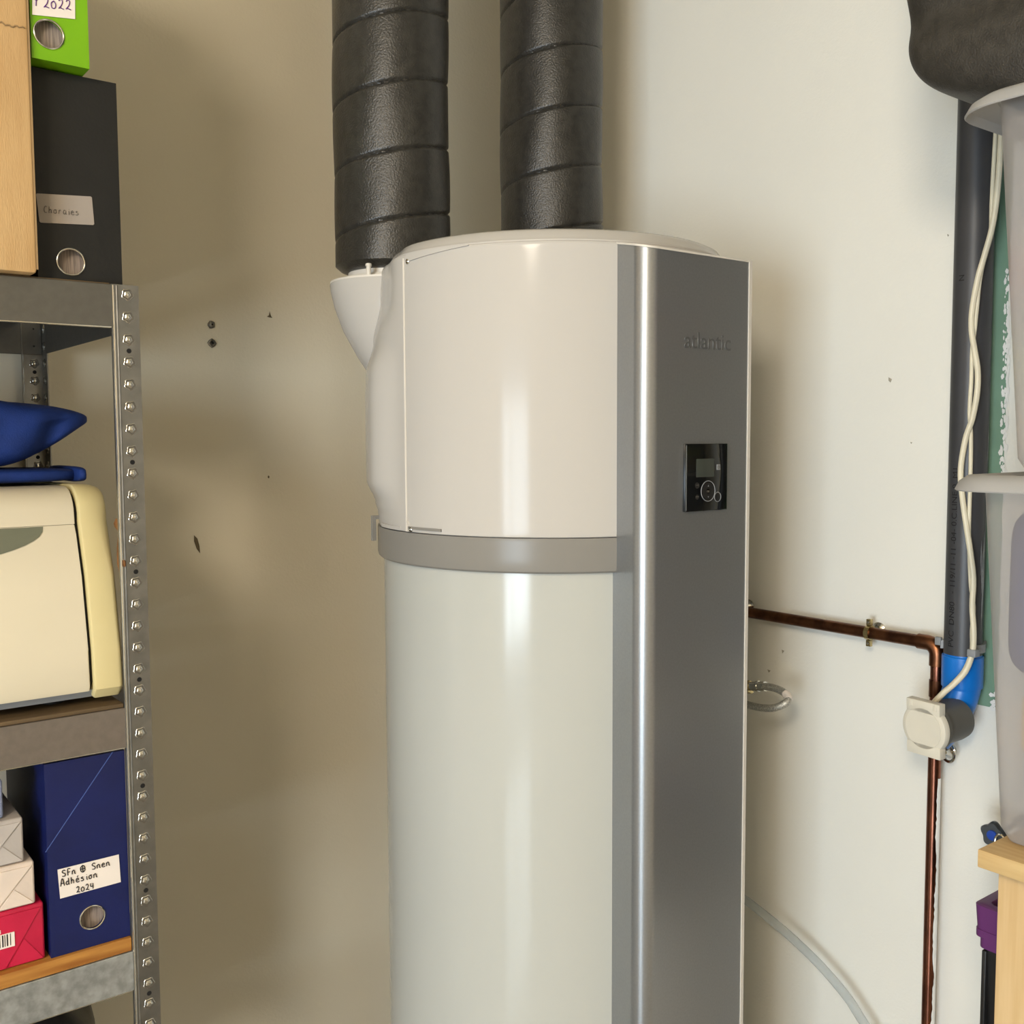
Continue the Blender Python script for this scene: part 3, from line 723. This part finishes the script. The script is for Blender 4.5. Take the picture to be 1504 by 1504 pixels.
# torn tape left on the side
def blob(name, pts, x, m, parent):
    bm = bmesh.new(); A = [bm.verts.new((x+random.uniform(-.001, .001), PX(u, v, x).y, PX(u, v, x).z)) for u, v in pts]; B = [bm.verts.new(v.co+Vector((.002, .002, 0))) for v in A]; k = len(A)
    for i in range(k): bm.faces.new((A[i], A[(i+1) % k], B[(i+1) % k], B[i]))
    bm.faces.new(A); bm.faces.new(B[::-1]); return obj(name, bm, m, parent)
blob('torn_tape', [(169, 762), (173, 761), (176, 766), (176, 783), (172, 780), (168, 774), (166, 769)], .4275, M['rust'], ap)
blob('torn_tape', [(173, 786), (178, 783), (179, 800), (180, 822), (184, 824), (183, 832), (178, 836), (175, 842), (173, 828), (172, 805)], .4275, M['rust'], ap)
# folded navy cloth
def superbox(bm, x0, x1, y0, y1, z0, z1, e=2.6, nu=40, nv=20, warp=None):
    cx, cy, cz = (x0+x1)/2, (y0+y1)/2, (z0+z1)/2; a, b, c = (x1-x0)/2, (y1-y0)/2, (z1-z0)/2
    def sp(v, p): return math.copysign(abs(v)**p, v)
    rows = []
    for j in range(nv+1):
        ph = -math.pi/2+math.pi*j/nv; row = []
        for i in range(nu):
            th = 2*math.pi*i/nu
            v = Vector((cx+a*sp(math.cos(ph), 2/e)*sp(math.cos(th), 2/e), cy+b*sp(math.cos(ph), 2/e)*sp(math.sin(th), 2/e), cz+c*sp(math.sin(ph), 2/e)))
            if warp: v = warp(v)
            row.append(bm.verts.new(v))
        rows.append(row)
    for A, B in zip(rows, rows[1:]):
        for i in range(nu): bm.faces.new((A[i], A[(i+1) % nu], B[(i+1) % nu], B[i]))
    bmesh.ops.remove_doubles(bm, verts=bm.verts[:], dist=1e-5)
cl = thing('folded_cloth', (.15, 1.68, 1.4865), 'flat folded navy blue cloth lying on the cream appliance', 'cloth')
bm = bmesh.new(); superbox(bm, -.10, .4195, 1.580, 1.77, 1.4868, 1.508, 5, 64, 20); obj('cloth_body', bm, M['fabric'], cl, True)
bm = bmesh.new(); superbox(bm, .4045, .4205, 1.5785, 1.772, 1.4866, 1.5095, 4, 32, 12); obj('hem', bm, M['fabric'], cl, True)
pc = thing('fabric_pouch', (.12, 1.68, 1.5085), 'bulging navy blue fabric pouch resting on the folded cloth', 'bag')
def pw(v):
    t = max(0, (v.x-.02)/.417)
    zu, zl = 1.612-.022*t**7, 1.5095+.058*(max(0, v.x-.30)/.137)**1.5
    k = (v.z-1.509)/.115
    z = zl+(zu-zl)*k
    y = 1.672+(v.y-1.675)*(1-.16*t**4)
    front = max(0, 1-(v.y-1.57)/.12)
    z += .0025*math.sin(v.x*38+v.y*26)
    # soft dent and ridge below the tip
    y += front*(.012*math.exp(-((v.x-.375-.35*(v.z-1.56))/.018)**2)*(1 if v.z < 1.58 else .3)-.006*math.exp(-((v.x-.34-.6*(v.z-1.56))/.03)**2))
    return Vector((v.x, y, max(z, 1.5095)))
bm = bmesh.new(); superbox(bm, -.28, .4370, 1.570, 1.78, 1.509, 1.6240, 4.2, 160, 80, pw); obj('pouch_body', bm, M['fabric'], pc, True)
# ---- third shelf: reams and the blue file box
BZ = .8430
def ream(x1, z0, z1, m, label, y0=1.462, wedge=True):
    t = thing('paper_ream', (x1-.11, y0+.15, z0), label, 'paper ream', None)
    x0 = x1-.215
    box('wrapped_block', x0, x1, y0, y0+.297, z0+.0003, z1-.0003, m, t, .0035, 3)
    zc = (z0+z1)/2; hgt = z1-z0
    # folded end flaps: proud paper triangles
    def flap(pts, d):
        bm = bmesh.new(); A = [bm.verts.new((a, y0-d, b)) for a, b in pts]; B = [bm.verts.new((a, y0+.001, b)) for a, b in pts]; k = len(A)
        for i in range(k): bm.faces.new((A[i], A[(i+1) % k], B[(i+1) % k], B[i]))
        bm.faces.new(A); bm.faces.new(B[::-1]); return obj('end_flap', bm, m, t)
    flap([(x0+.004, z0+.003), (x1-.030-.02, z0+.003), (x1-.004, z1-.006), (x0+.004, z1-.006)], .0018)
    flap([(x1-.045, z0+.003), (x1-.003, z0+.003), (x1-.026, zc-.004)], .0010)
    return t, x0, y0
rm, _, _ = ream(.3105, BZ, .9235, M['pink'], 'magenta wrapped paper ream with a barcode, bottom of the stack')
a, b = PY(0, 1370, 1.459), PY(22, 1388, 1.459)
bc = box('barcode_label', a.x-.03, b.x, 1.4590, 1.4600, b.z-.001, b.z+.0185, M['paper'], rm)
bars = [(b.x-.005-.0031*k-(.0006 if k % 3 else 0), .0011 if k % 2 else .0006) for k in range(9)]
boxes('bars', [(x-w, x+w*.4, 1.4586, 1.4592, b.z+.0015, b.z+.0175) for x, w in bars], M['ink'], bc)
me = text_mesh('50008', .008, .0002); me.transform(Matrix.Translation((b.x-.036, 1.4597, b.z+.0200)) @ Matrix.Rotation(math.pi/2, 4, 'X')); link('lettering', me, M['paper'], rm)
ream(.3005, .9240, .9842, M['whitewrap'], 'off-white wrapped paper ream resting on the magenta one', 1.4605)
ream(.2890, .9846, 1.0465, M['greywrap'], 'pale grey wrapped paper ream, second from the top', 1.462)
ream(.2675, 1.0470, 1.1000, M['bluewrap'], 'bluish wrapped paper ream, topmost of the stack', 1.470)
h_ = PY(135.5, 1347, 1.4575)
ub = archive_box(.3165, .4225, 1.4575, BZ, 1.113, .25, M['bluecard'], M['bluecard2'], 'navy blue file box with a handwritten white label on the third shelf', 'file_box', 'file box', ((PY(166, 1104, 1.457).x, PY(166, 1104, 1.457).z), (PY(67, 1252, 1.457).x, PY(67, 1252, 1.457).z)), (h_.x, h_.z, .0163))
lb = label_quad('label', [(84.5, 1277.5), (174.5, 1255), (177.5, 1295.5), (88.5, 1320)], 1.4563, M['paper'], ub)
ly = 1.4556
d = (PY(170, 1257, ly)-PY(90, 1277, ly))
up_ = PY(84.5, 1277.5, ly)-PY(88.5, 1320, ly)
handwriting('handwriting', 'SFn', PY(91, 1288, ly), d, up_, .0088, M['ink'], lb, .0006)
handwriting('handwriting', '+', PY(118, 1282, ly), d, up_, .0098, M['ink'], lb, .0006)
handwriting('handwriting', 'Snen', PY(135, 1277.5, ly), d, up_, .0088, M['ink'], lb, .0006)
handwriting('handwriting', 'AdhEsion', PY(89, 1302, ly), d, up_, .0090, M['ink'], lb, .0006)
handwriting('handwriting', '2024', PY(112, 1311.5, ly), d, up_, .0085, M['ink'], lb, .0006)
# ---- lowest shelf: black sack
bm = bmesh.new()
def sw(v): return v+Vector((.008*math.sin(v.z*50), .01*math.sin(v.x*45+v.z*30), .008*math.sin(v.x*50+v.y*30)))
superbox(bm, .06, .41, 1.50, 1.88, .4245, .752, 3.0, 48, 24, lambda v: sw(v) if v.z > .46 else v)
tag(obj('plastic_sack', bm, M['sack'], None, True, (.25, 1.7, .4245)), 'crumpled black sack on the lowest shelf, just below the bottom visible beam', 'sack')

# ================================================================ copper pipe on the right wall
PXc = WX-.030
cp = thing('copper_pipe', (PXc, .90, 0), 'copper water pipe running along the right wall then down past the socket', 'pipe')
yv = .9020; zh = 1.2065
tube('horizontal_run', [(PXc, 1.90, zh), (PXc, 1.30, zh), (PXc, yv+.028, zh)], .0105, M['copper'], cp, 20)
el = [(PXc, yv+.034, zh)]+[(PXc, yv+.018-.018*math.sin(math.radians(a)), zh-.018+.018*math.cos(math.radians(a))) for a in range(0, 91, 10)]+[(PXc, yv, zh-.036)]
tube('elbow', el, .0128, M['copper'], cp, 20)
tube('vertical_run', [(PXc, yv, zh-.034), (PXc, yv, .0)], .0105, M['copper_bright'], cp, 20)
tube('coupling', [(PXc, yv, zh-.060), (PXc, yv, zh-.088)], .0120, M['copper'], cp, 20)
# ragged white wall paint lapping over the side of the vertical pipe
bm = bmesh.new(); rnd = random.Random(5); prev = None
cam_dir = Vector((-.876, -.482, 0)); side = Vector((.482, -.876, 0))
for k in range(0, 95):
    z = .40+k*.0062
    ed = .0056+.0010*math.sin(k*.21)+.0008*math.sin(k*.57+1)*math.sin(k*.13)+rnd.uniform(-.0007, .0007)
    row = []
    for q in range(5):
        s = ed+(.0105-ed)*q/4; r = .0110; dd = math.sqrt(max(0, r*r-s*s))
        row.append(bm.verts.new(Vector((PXc, yv, z))+side*s*1.02+cam_dir*dd))
    if prev:
        for q in range(4): bm.faces.new((prev[q], prev[q+1], row[q+1], row[q]))
    prev = row
obj('paint_overlap', bm, M['greypaint'] if False else M['whitepaint'], cp, 'auto')
def clamp(name, c, axis, out, label):
    """round pipe clip: collar, wall rose, stud and two screw lugs"""
    t, u, w = axisframe(axis); c = Vector(c); k = thing('pipe_clip', c, label, 'pipe clip')
    lathe('collar', c-t*.0045, axis, [(0, .0108), (0, .0128), (.009, .0128), (.009, .0108)], M['brass'], k, 24)
    for s in (-1, 1):
        q = c+Vector(out)*s*.0185
        a = Vector([.0045 if abs(x) > .5 else .0032 for x in t])
        box('lug', q.x-.0035, q.x+.0035, q.y-.0045, q.y+.0045, q.z-.0055, q.z+.0055, M['brass'], k, .0006)
        lathe('screw', q+Vector((-.0035, 0, 0)), (-1, 0, 0), [(0, 0), (0, .0026), (.0014, .0022), (.0014, 0)], M['chrome'], k, 12)
    lathe('rose', (WX, c.y, c.z+.002), (-1, 0, 0), [(0, 0), (0, .013), (.002, .013), (.006, .008), (.007, .004), (.012, .004), (.012, 0)], M['chrome'], k, 24)
    return k
q = PX(1277, 926, PXc); clamp('c', (PXc, q.y, zh), (0, 1, 0), (0, 0, 1), 'brass pipe clip holding the horizontal copper pipe to the wall')
q = PX(1100, 900, PXc)
k2 = thing('pipe_clip', (PXc, 1.325, zh), 'pipe clip on the copper pipe, half hidden behind the heater edge', 'pipe clip')
lathe('rose', (WX, 1.322, zh+.006), (-1, 0, 0), [(0, 0), (0, .014), (.002, .014), (.006, .008), (.012, .004), (.012, 0)], M['chrome'], k2, 24)
lathe('collar', (PXc, 1.33, zh), (0, 1, 0), [(0, .0108), (0, .0128), (.009, .0128), (.009, .0108)], M['brass'], k2, 24)
q = PX(1386, 1108, PXc)
k3 = thing('pipe_clip', (PXc, yv, q.z), 'chrome pipe clip on the vertical copper pipe just under the socket', 'pipe clip')
lathe('collar', (PXc, yv, q.z-.005), (0, 0, 1), [(0, .0108), (0, .0130), (.010, .0130), (.010, .0108)], M['brass'], k3, 24)
tube('collar_ring', [(PXc+.006+.016*math.cos(a)*.3, yv-.020+.0155*math.cos(a)*.9, q.z+.0035+.0155*math.sin(a)) for a in [2*math.pi*i/28 for i in range(28)]], .0026, M['chrome'], k3, 8, True)
lathe('rose', (WX, yv-.010, q.z), (-1, 0, 0), [(0, 0), (0, .012), (.003, .012), (.008, .007), (.018, .004), (.018, 0)], M['chrome'], k3, 24)

# ================================================================ grey waste pipe, blue bend, collar
PY0, PXX, PR = .8545, WX-.037, .0290
pv = thing('waste_pipe', (PXX, PY0, 1.2), 'vertical dark grey plastic waste pipe with printed lettering on the right wall', 'pipe')
lathe('pipe', (PXX, PY0, 1.200), (0, 0, 1), [(0, .024), (0, PR), (H-1.200, PR), (H-1.200, 0)], M['pvc'], pv, 64)
s_ = 'PVC  DN80   - 119/11 -11 -04- 0.C.LINE 0  M1'
me = text_mesh(s_, .0135, 0)
xs2 = [v.co.x for v in me.vertices]; L0 = max(xs2)-min(xs2); zA, zB = PX(1397, 950, PXX-PR).z, PX(1404, 688, PXX-PR).z
for v in me.vertices:
    zz = zA+(v.co.x-min(xs2))/L0*(zB-zA); s = (v.co.y-.005)/PR+.06
    # text reads upwards, letters stand towards +y (left); normal about -x
    a = math.pi-s*1.0-.12
    v.co = Vector((PXX+(PR+.0004)*math.cos(a), PY0+(PR+.0004)*math.sin(a), zz))
link('lettering', me, M['blackpaint'], pv)
me = text_mesh('N', .0135, 0)
for v in me.vertices:
    zz = PX(1414, 413, PXX-PR).z+v.co.x; s = (v.co.y-.005)/PR; a = math.pi-s-.12
    v.co = Vector((PXX+(PR+.0004)*math.cos(a), PY0+(PR+.0004)*math.sin(a), zz))
link('lettering', me, M['blackpaint'], pv)
# paint scraped along its right side
bm = bmesh.new(); rnd = random.Random(9)
def onpipe(deg, z, e=.0005):
    a = math.radians(deg); return Vector((PXX+(PR+e)*math.cos(a), PY0+(PR+e)*math.sin(a), z))
def streak(z0, z1, d, w):
    n_ = 8; prev = None
    for i in range(n_+1):
        t = i/n_; ww = w*math.sin(math.pi*min(1, max(.04, t)))*rnd.uniform(.6, 1.1); row = [bm.verts.new(onpipe(d-ww/2+rnd.uniform(-.5, .5), z0+(z1-z0)*t)), bm.verts.new(onpipe(d+ww/2, z0+(z1-z0)*t))]
        if prev: bm.faces.new((prev[0], prev[1], row[1], row[0]))
        prev = row
for z0, z1, d, w in ((1.26, 1.40, 272, 11), (1.30, 1.37, 264, 8), (1.33, 1.385, 258, 4), (1.38, 1.50, 279, 4), (1.45, 1.485, 268, 3), (1.52, 1.62, 281, 3), (1.60, 1.66, 284, 3), (1.24, 1.31, 268, 5), (1.50, 1.56, 279, 4)): streak(z0, z1, d, w)
obj('paint_scrapes', bm, M['greypaint'], pv)
bb = thing('pipe_bend', (PXX, PY0, 1.1), 'bright blue plastic bend below the grey waste pipe', 'pipe')
pts = [(PXX, PY0, 1.206), (PXX, PY0, 1.155), (PXX, PY0+.001, 1.14), (PXX-.006, PY0+.004, 1.12), (PXX-.014, PY0+.010, 1.100), (PXX-.024, PY0+.018, 1.080), (PXX-.035, PY0+.027, 1.062)]
tube('bend', smoothpts(pts, 4), .0285, M['bluepvc'], bb, 48)
lathe('socket', (PXX, PY0, 1.146), (0, 0, 1), [(0, .027), (0, .0308), (.002, .0314), (.050, .0314), (.0515, .030), (.0515, .02)], M['bluepvc'], bb, 64)
cz = PX(1430, 951, PXX).z
cc = thing('pipe_collar', (PXX, PY0, cz), 'light grey plastic bracket collar clipped round the foot of the waste pipe', 'bracket')
# open collar: left lug and right arm, as the clip shows them
bm = bmesh.new(); cols = []
for d in range(250, 375, 8):
    a = math.radians(d); cols.append([bm.verts.new((PXX+r*math.cos(a), PY0+r*math.sin(a), z)) for r, z in ((.0292, cz-.0065), (.0335, cz-.0065), (.0335, cz+.0065), (.0292, cz+.0065))])
for A, B in zip(cols, cols[1:]):
    for k in range(4): bm.faces.new((A[k], A[(k+1) % 4], B[(k+1) % 4], B[k]))
bm.faces.new(cols[0][::-1]); bm.faces.new(cols[-1]); obj('collar_arm', bm, M['clip'], cc, 'auto')
bm = bmesh.new(); cols = []
for d in range(120, 0, -8):
    a = math.radians(d); cols.append([bm.verts.new((PXX+r*math.cos(a), PY0+r*math.sin(a), z)) for r, z in ((.0292, cz-.0065), (.0335, cz-.0065), (.0335, cz+.0065), (.0292, cz+.0065))])
for A, B in zip(cols, cols[1:]):
    for k in range(4): bm.faces.new((A[k], A[(k+1) % 4], B[(k+1) % 4], B[k]))
bm.faces.new(cols[0][::-1]); bm.faces.new(cols[-1]); obj('collar_arm', bm, M['clip'], cc, 'auto')
box('collar_base', WX-.006, WX, PY0-.02, PY0+.02, cz-.0065, cz+.0065, M['clip'], cc, .001)
q = PX(1383, 943, PXX-.01); box('collar_lug', PXX-.018, PXX-.012, PY0+.0285, PY0+.0385, cz-.002, cz+.011, M['clip'], cc, .0008)
# ================================================================ socket, cables
sk = PX(1356, 1070, WX-.145)
so = thing('wall_socket', (WX, sk.y, sk.z), 'round grey weatherproof socket with a cream lid in front of the blue bend', 'socket')
fx = WX-.145
ax_ = Vector((-1, .10, -.06)).normalized()
back = Vector((WX-.062, sk.y-.008, sk.z+.004)); front = Vector((fx+.012, sk.y, sk.z)); ax_ = (front-back).normalized()
Ld = (front-back).length
lathe('socket_body', back, ax_, [(0, 0), (0, .032), (.012, .0335), (.06, .0335), (.062, .0355), (Ld-.012, .0350), (Ld-.010, .0385), (Ld, .0385), (Ld, 0)], M['socket_grey'], so, 48)
# lid: disc with a square hinge tab above and below
t, u, w = axisframe(ax_)
bm = bmesh.new(); lathe_bm(bm, front, ax_, [(0, 0), (0, .0400), (.006, .0400), (.009, .0385), (.0105, .0355), (.0105, 0)], 48)
lid = obj('lid', bm, M['socket_cream'], so, 'auto')
def oriented_box(name, c, hx, hy, hz, m, parent, bev=.001):
    bm = bmesh.new(); bbox_bm(bm, -hx, hx, -hy, hy, -hz, hz, bev)
    R = Matrix((w, u, t)).transposed().to_4x4(); bmesh.ops.transform(bm, matrix=Matrix.Translation(c) @ R, verts=bm.verts[:])
    return obj(name, bm, m, parent, 'auto')
oriented_box('lid_hinge', front+u*.034+t*.004, .0300, .0095, .0072, M['socket_cream'], so)
oriented_box('lid_catch', front-u*.034+t*.004, .0300, .0095, .0072, M['socket_cream'], so)
lathe('lid_face', front+t*.0100, ax_, [(0, 0), (0, .0325), (.0012, .0320), (.0012, 0)], M['socket_cream'], lid, 48)
for s1 in (-1, 1):
    oriented_box('hinge_notch', front+u*.037+w*s1*.022+t*.0105, .0035, .005, .0014, M['socket_cream'], so, .0005)
CXx = PXX-PR-.0062
A_ = [(1477, -250), (1476, 60), (1474, 150), (1471, 190), (1466, 270), (1458, 330), (1446, 375), (1436, 410), (1428, 455), (1427, 485), (1431, 512), (1436, 545), (1435, 578), (1428, 615), (1418, 645), (1411, 690), (1413.5, 730), (1419, 770), (1425, 810), (1429.5, 850), (1428, 890), (1430, 925), (1429.5, 950), (1426.5, 965), (1418, 986), (1402, 1004), (1388, 1016), (1372, 1032)]
B_ = [(1470, -250), (1467, 60), (1465, 150), (1462.5, 190), (1459, 250), (1456.5, 300), (1455, 340), (1446, 378), (1439, 412), (1435, 450), (1431.5, 485), (1428, 512), (1426.5, 560), (1424, 605), (1426, 640), (1425.5, 690), (1424, 740), (1423, 780), (1424, 820), (1426, 860), (1430, 893), (1427.5, 925), (1427.5, 950), (1424.5, 965), (1415, 986), (1398, 1005), (1384, 1017), (1368, 1034)]
def cable(px, r, dx, label):
    pts = []
    for i, (u_, v_) in enumerate(px):
        x = CXx+dx
        p0 = PX(u_, v_, x)
        if v_ > 960: x = CXx+dx-(v_-960)/75*.030
        # stay in front of the round pipe
        pts.append(PX(u_, v_, x))
    o = tube('cable', smoothpts(pts, 5), r, M['cable'], None, 10, base=pts[0]); return tag(o, label, 'cable')
cable(A_, .0044, -.0030, 'thicker cream cable hanging in front of the grey waste pipe')
cable(B_, .0031, .0022, 'thinner cream cable twisted round the thick one on the waste pipe')
q = PX(1430, 951, CXx-.002)
ct = boxes('cable_clip', [(q.x-.0075, q.x+.0075, q.y-.0070, q.y+.0070, cz-.0065, cz+.0055)], M['clip'], cc, .0015)

# ================================================================ braided hose and clear tube by the heater
hs = thing('braided_hose', (1.50, 1.20, 1.08), 'short looped braided steel hose poking out behind the heater', 'hose')
hx = 1.50
hp = [PX(u_, v_, x_) for u_, v_, x_ in ((1118, 1008, hx), (1130, 1009, hx-.004), (1144, 1013, hx-.006), (1155, 1020, hx-.01), (1158, 1028, hx-.02), (1150, 1035, hx-.03), (1135, 1040, hx-.035), (1115, 1039, hx-.03), (1095, 1034, hx-.02), (1070, 1026, hx))]
hp[0] = PX(1112, 1008, hx)
pp_ = smoothpts(hp, 6); tube('braid', pp_, .0068, M['braid'], hs, 14)
tube('crimp_sleeve', [PX(1103, 1008, hx), PX(1124, 1008, hx)], .0090, M['chrome'], hs, 20)
tube('crimp_ring', [PX(1112, 1008, hx), PX(1115, 1008, hx)], .0100, M['chrome'], hs, 20)
a = PX(1086, 1009, hx); b = PX(1103, 1009, hx); lathe('nut', a, b-a, [(0, 0), (0, .0125), ((b-a).length, .0125), ((b-a).length, 0)], M['brass'], hs, 6)
a = PX(1086, 1009, hx); tube('supply_pipe', smoothpts([a, a+Vector((0, .08, 0)), a+Vector((.03, .13, 0)), Vector((WX, a.y+.14, a.z))], 5), .009, M['copper'], hs, 14)
tube('paper_tag', [p for p in pp_[17:25]], .0074, M['paper'], hs, 14)
ht = [PX(u_, v_, x_) for u_, v_, x_ in ((1060, 1298, 1.54), (1095, 1322, 1.54), (1150, 1366, 1.545), (1200, 1413, 1.55), (1240, 1459, 1.55), (1262, 1492, 1.55), (1280, 1524, 1.55), (1300, 1580, 1.55), (1310, 1700, 1.55))]
tag(tube('clear_tube', smoothpts(ht, 6), .0082, M['hose'], None, 16, base=ht[1]), 'clear plastic drain tube curving down along the right wall', 'tube')

# ================================================================ water valve near the wooden unit
vq = PX(1459, 1226, 1.50); va = thing('valve', vq, 'grey star-shaped valve handle with a blue cap beside the wooden top', 'valve')
lathe('handwheel', vq+Vector((.008, 0, 0)), (-1, 0, 0), [(0, 0), (0, .0165), (.003, .0185), (.009, .0185), (.012, .0165), (.012, 0)], M['knobgrey'], va, 60, rfun=lambda a: 1+.11*math.cos(5*a))
lathe('blue_cap', vq+Vector((-.004, 0, 0)), (-1, 0, 0), [(0, 0), (0, .0080), (.002, .0075), (.003, 0)], M['blueknob'], va, 24)
lathe('stem', vq+Vector((.008, 0, 0)), (1, 0, 0), [(0, 0), (0, .0045), (.07, .0045), (.07, .009), (WX-vq.x-.008, .009), (WX-vq.x-.008, 0)], M['galv'], va, 20)
tube('spout_loop', [vq+Vector((-.006, -.014-.010*math.cos(a)*.8, -.006+.012*math.sin(a))) for a in [math.radians(k) for k in range(-10, 200, 15)]], .0022, M['chrome'], va, 8)

# ================================================================ wooden unit with the tubs
bu = thing('wooden_bench', (1.38, .10, 0), 'pale pine bench against the right wall carrying the plastic tubs', 'bench')
BX0, BY1, BT = 1.170, .6145, 1.0540
box('top_board', BX0, WX-.002, -.55, BY1, BT-.0225, BT, M['wood'], bu, .0018)
yl = PX(1465, 1330, 1.190).y
box('front_panel', 1.190, 1.208, yl-.22, yl, .0, BT-.0225, M['woodv'], bu, .001)
box('front_panel', 1.190, 1.208, -.50, -.30, .0, BT-.0225, M['woodv'], bu, .001)
box('rear_leg', WX-.03, WX-.008, .47, .55, 0, BT-.0225, M['woodv'], bu)
box('rear_leg', WX-.03, WX-.008, -.50, -.42, 0, BT-.0225, M['woodv'], bu)
box('lower_shelf', 1.209, WX-.031, -.5, .60, .64, .655, M['wood'], bu)
def rrect(x0, x1, y0, y1, r, n=8):
    out = []
    for (cx, cy, a0) in ((x1-r, y1-r, 0), (x0+r, y1-r, 90), (x0+r, y0+r, 180), (x1-r, y0+r, 270)):
        for k in range(n+1):
            a = math.radians(a0+90*k/n); out.append((cx+r*math.cos(a), cy+r*math.sin(a)))
    return out
def loft(bm, levels, cap0=True, cap1=False, n=8):
    rows = []
    for (x0, x1, y0, y1, r, z) in levels: rows.append([bm.verts.new((a, b, z)) for a, b in rrect(x0, x1, y0, y1, r, n)])
    k = len(rows[0])
    for A, B in zip(rows, rows[1:]):
        for i in range(k): bm.faces.new((A[i], A[(i+1) % k], B[(i+1) % k], B[i]))
    if cap0: bm.faces.new(rows[0][::-1])
    if cap1: bm.faces.new(rows[-1])
# tubs: tapering boxes with a drooping rim flange
def tub(z0, z1, xb0, xt0, yb1, yt1, label, rimw, cont):
    t = thing('storage_tub', (1.38, .3, z0), label, 'storage box', None)
    e = .0; X1, Y0b, Y0t = 1.575, .03, .0
    bm = bmesh.new(); th = .0022
    H_ = z1-z0
    loft(bm, [(xb0+.03, X1-.03, Y0b+.03, yb1-.03, .03, z0+.0005), (xb0+.008, X1-.008, Y0b+.008, yb1-.008, .018, z0+.003), (xb0, X1, Y0b, yb1, .022, z0+.018), (xt0, X1, Y0t, yt1, .034, z1-.004)], True, False, 10)
    obj('tub_wall', bm, M['tub'], t, 'auto')
    bm = bmesh.new(); w_ = rimw
    loft(bm, [(xt0, X1, Y0t, yt1, .034, z1-.004), (xt0-.004, X1+.002, Y0t-.004, yt1+.004, .038, z1), (xt0-w_*.55, X1+.004, Y0t-w_*.55, yt1+w_*.55, .050, z1-.001), (xt0-w_*.85, X1+.006, Y0t-w_*.85, yt1+w_*.85, .058, z1-.008), (xt0-w_, X1+.007, Y0t-w_, yt1+w_, .062, z1-.0185), (xt0-w_+.0015, X1+.005, Y0t-w_, yt1+w_-.0015, .062, z1-.020), (xt0-w_*.8, X1+.003, Y0t-w_*.8, yt1+w_*.8, .058, z1-.011), (xt0-.003, X1, Y0t, yt1+.003, .038, z1-.0055)], False, False, 10)
    obj('rim', bm, M['tubrim'], t, 'auto')
    return t
tub(BT+.0005, 1.503, 1.206, 1.192, .6135, .6440, 'lower frosted storage tub standing on the pine bench', .032, None)
tub(1.5045, 1.945, 1.206, 1.192, .6070, .6380, 'upper frosted storage tub stacked on the lower one, under the black bag', .036, None)
# bundled clothes seen dimly through the tub walls; each bundle is one thing
def bundle(x0, x1, y0, y1, z0, z1, m, label):
    bm = bmesh.new(); superbox(bm, x0, x1, y0, y1, z0, z1, 8, 64, 40)
    tag(obj('cloth_bundle', bm, M[m], None, True, ((x0+x1)/2, (y0+y1)/2, z0)), label, 'clothes')
bundle(1.220, 1.55, .15, .590, 1.075, 1.150, 'indigo', 'dark blue bundle at the bottom of the lower tub')
bundle(1.212, 1.54, .14, .608, 1.151, 1.250, 'sand', 'sand coloured bundle in the middle of the lower tub')
bundle(1.203, 1.54, .14, .624, 1.251, 1.470, 'indigo', 'large dark blue bundle at the top of the lower tub')
bundle(1.212, 1.54, .14, .600, 1.525, 1.605, 'sand', 'sand coloured bundle at the bottom of the upper tub')
bundle(1.208, 1.54, .14, .606, 1.606, 1.670, 'yellowc', 'lime bundle low in the upper tub')
bundle(1.208, 1.54, .14, .607, 1.671, 1.705, 'indigo', 'thin dark blue bundle under the red one in the upper tub')
bundle(1.204, 1.54, .14, .616, 1.706, 1.785, 'red', 'red bundle in the middle of the upper tub')
bundle(1.206, 1.54, .14, .612, 1.786, 1.880, 'slate', 'slate grey bundle at the top of the upper tub')

# black bag on top of the upper tub
bg = thing('black_bag', (1.40, .48, 1.946), 'bulky black woven fabric bag slumped over the upper storage tub', 'bag')
def bw(v):
    # bottom sags towards the tub, corners rounded, face gently puckered
    k = max(0, (v.y-.62)/.25)
    z = v.z+(.075*k if v.z < 2.1 else .0)
    fr = max(0, 1-(v.x-1.215)/.1)
    dx = fr*(.016*math.exp(-((v.z-(2.13-.28*(v.y-.45)))/.028)**2)-.010*math.exp(-((v.z-(2.20-.28*(v.y-.45)))/.04)**2))
    return Vector((v.x+dx+.004*math.sin(v.z*22+v.y*9), v.y+.004*math.sin(v.z*14), z))
bm = bmesh.new(); superbox(bm, 1.215, 1.50, .10, .792, 1.9465, 2.50, 8.5, 128, 80, bw)
obj('bag_body', bm, M['bagcloth'], bg, True)
# ================================================================ purple and black bin behind the bench panel
bx = PX(1429, 1330, 1.30); zt = bx.z+.004
bn = thing('waste_bin', (1.41, bx.y-.11, .6555), 'black bin with a purple rim standing beside the pine bench', 'bin')
x0_, y1_ = 1.30, bx.y
def blv(e, z, r=.010): return (x0_+e, x0_+.22, y1_-.24+e, y1_-e, r, z)
bm = bmesh.new()
loft(bm, [blv(.005, zt-.060), blv(.005, zt-.046), blv(.001, zt-.044), blv(.001, zt-.034), blv(.002, zt-.034), blv(0, zt-.001), blv(.0015, zt), blv(.014, zt), blv(.0155, zt-.002), blv(.018, zt-.050)], False, False, 4)
obj('rim', bm, M['purple'], bn, 'auto')
bm = bmesh.new(); zb = .6560
loft(bm, [blv(.016, zb), blv(.012, zb+.012), blv(.016, zb+.024), blv(.008, zt-.052), blv(.020, zt-.052), blv(.026, zb+.03)], True, True, 4)
obj('bin_body', bm, M['black'], bn, 'auto')
boxes('rib', [(x0_+.0035, x0_+.016, y1_-.24+d_, y1_-.24+d_+.006, zb+.03, zt-.062) for d_ in (.03, .07, .11, .15, .19, .222)], M['black'], bn, .001)
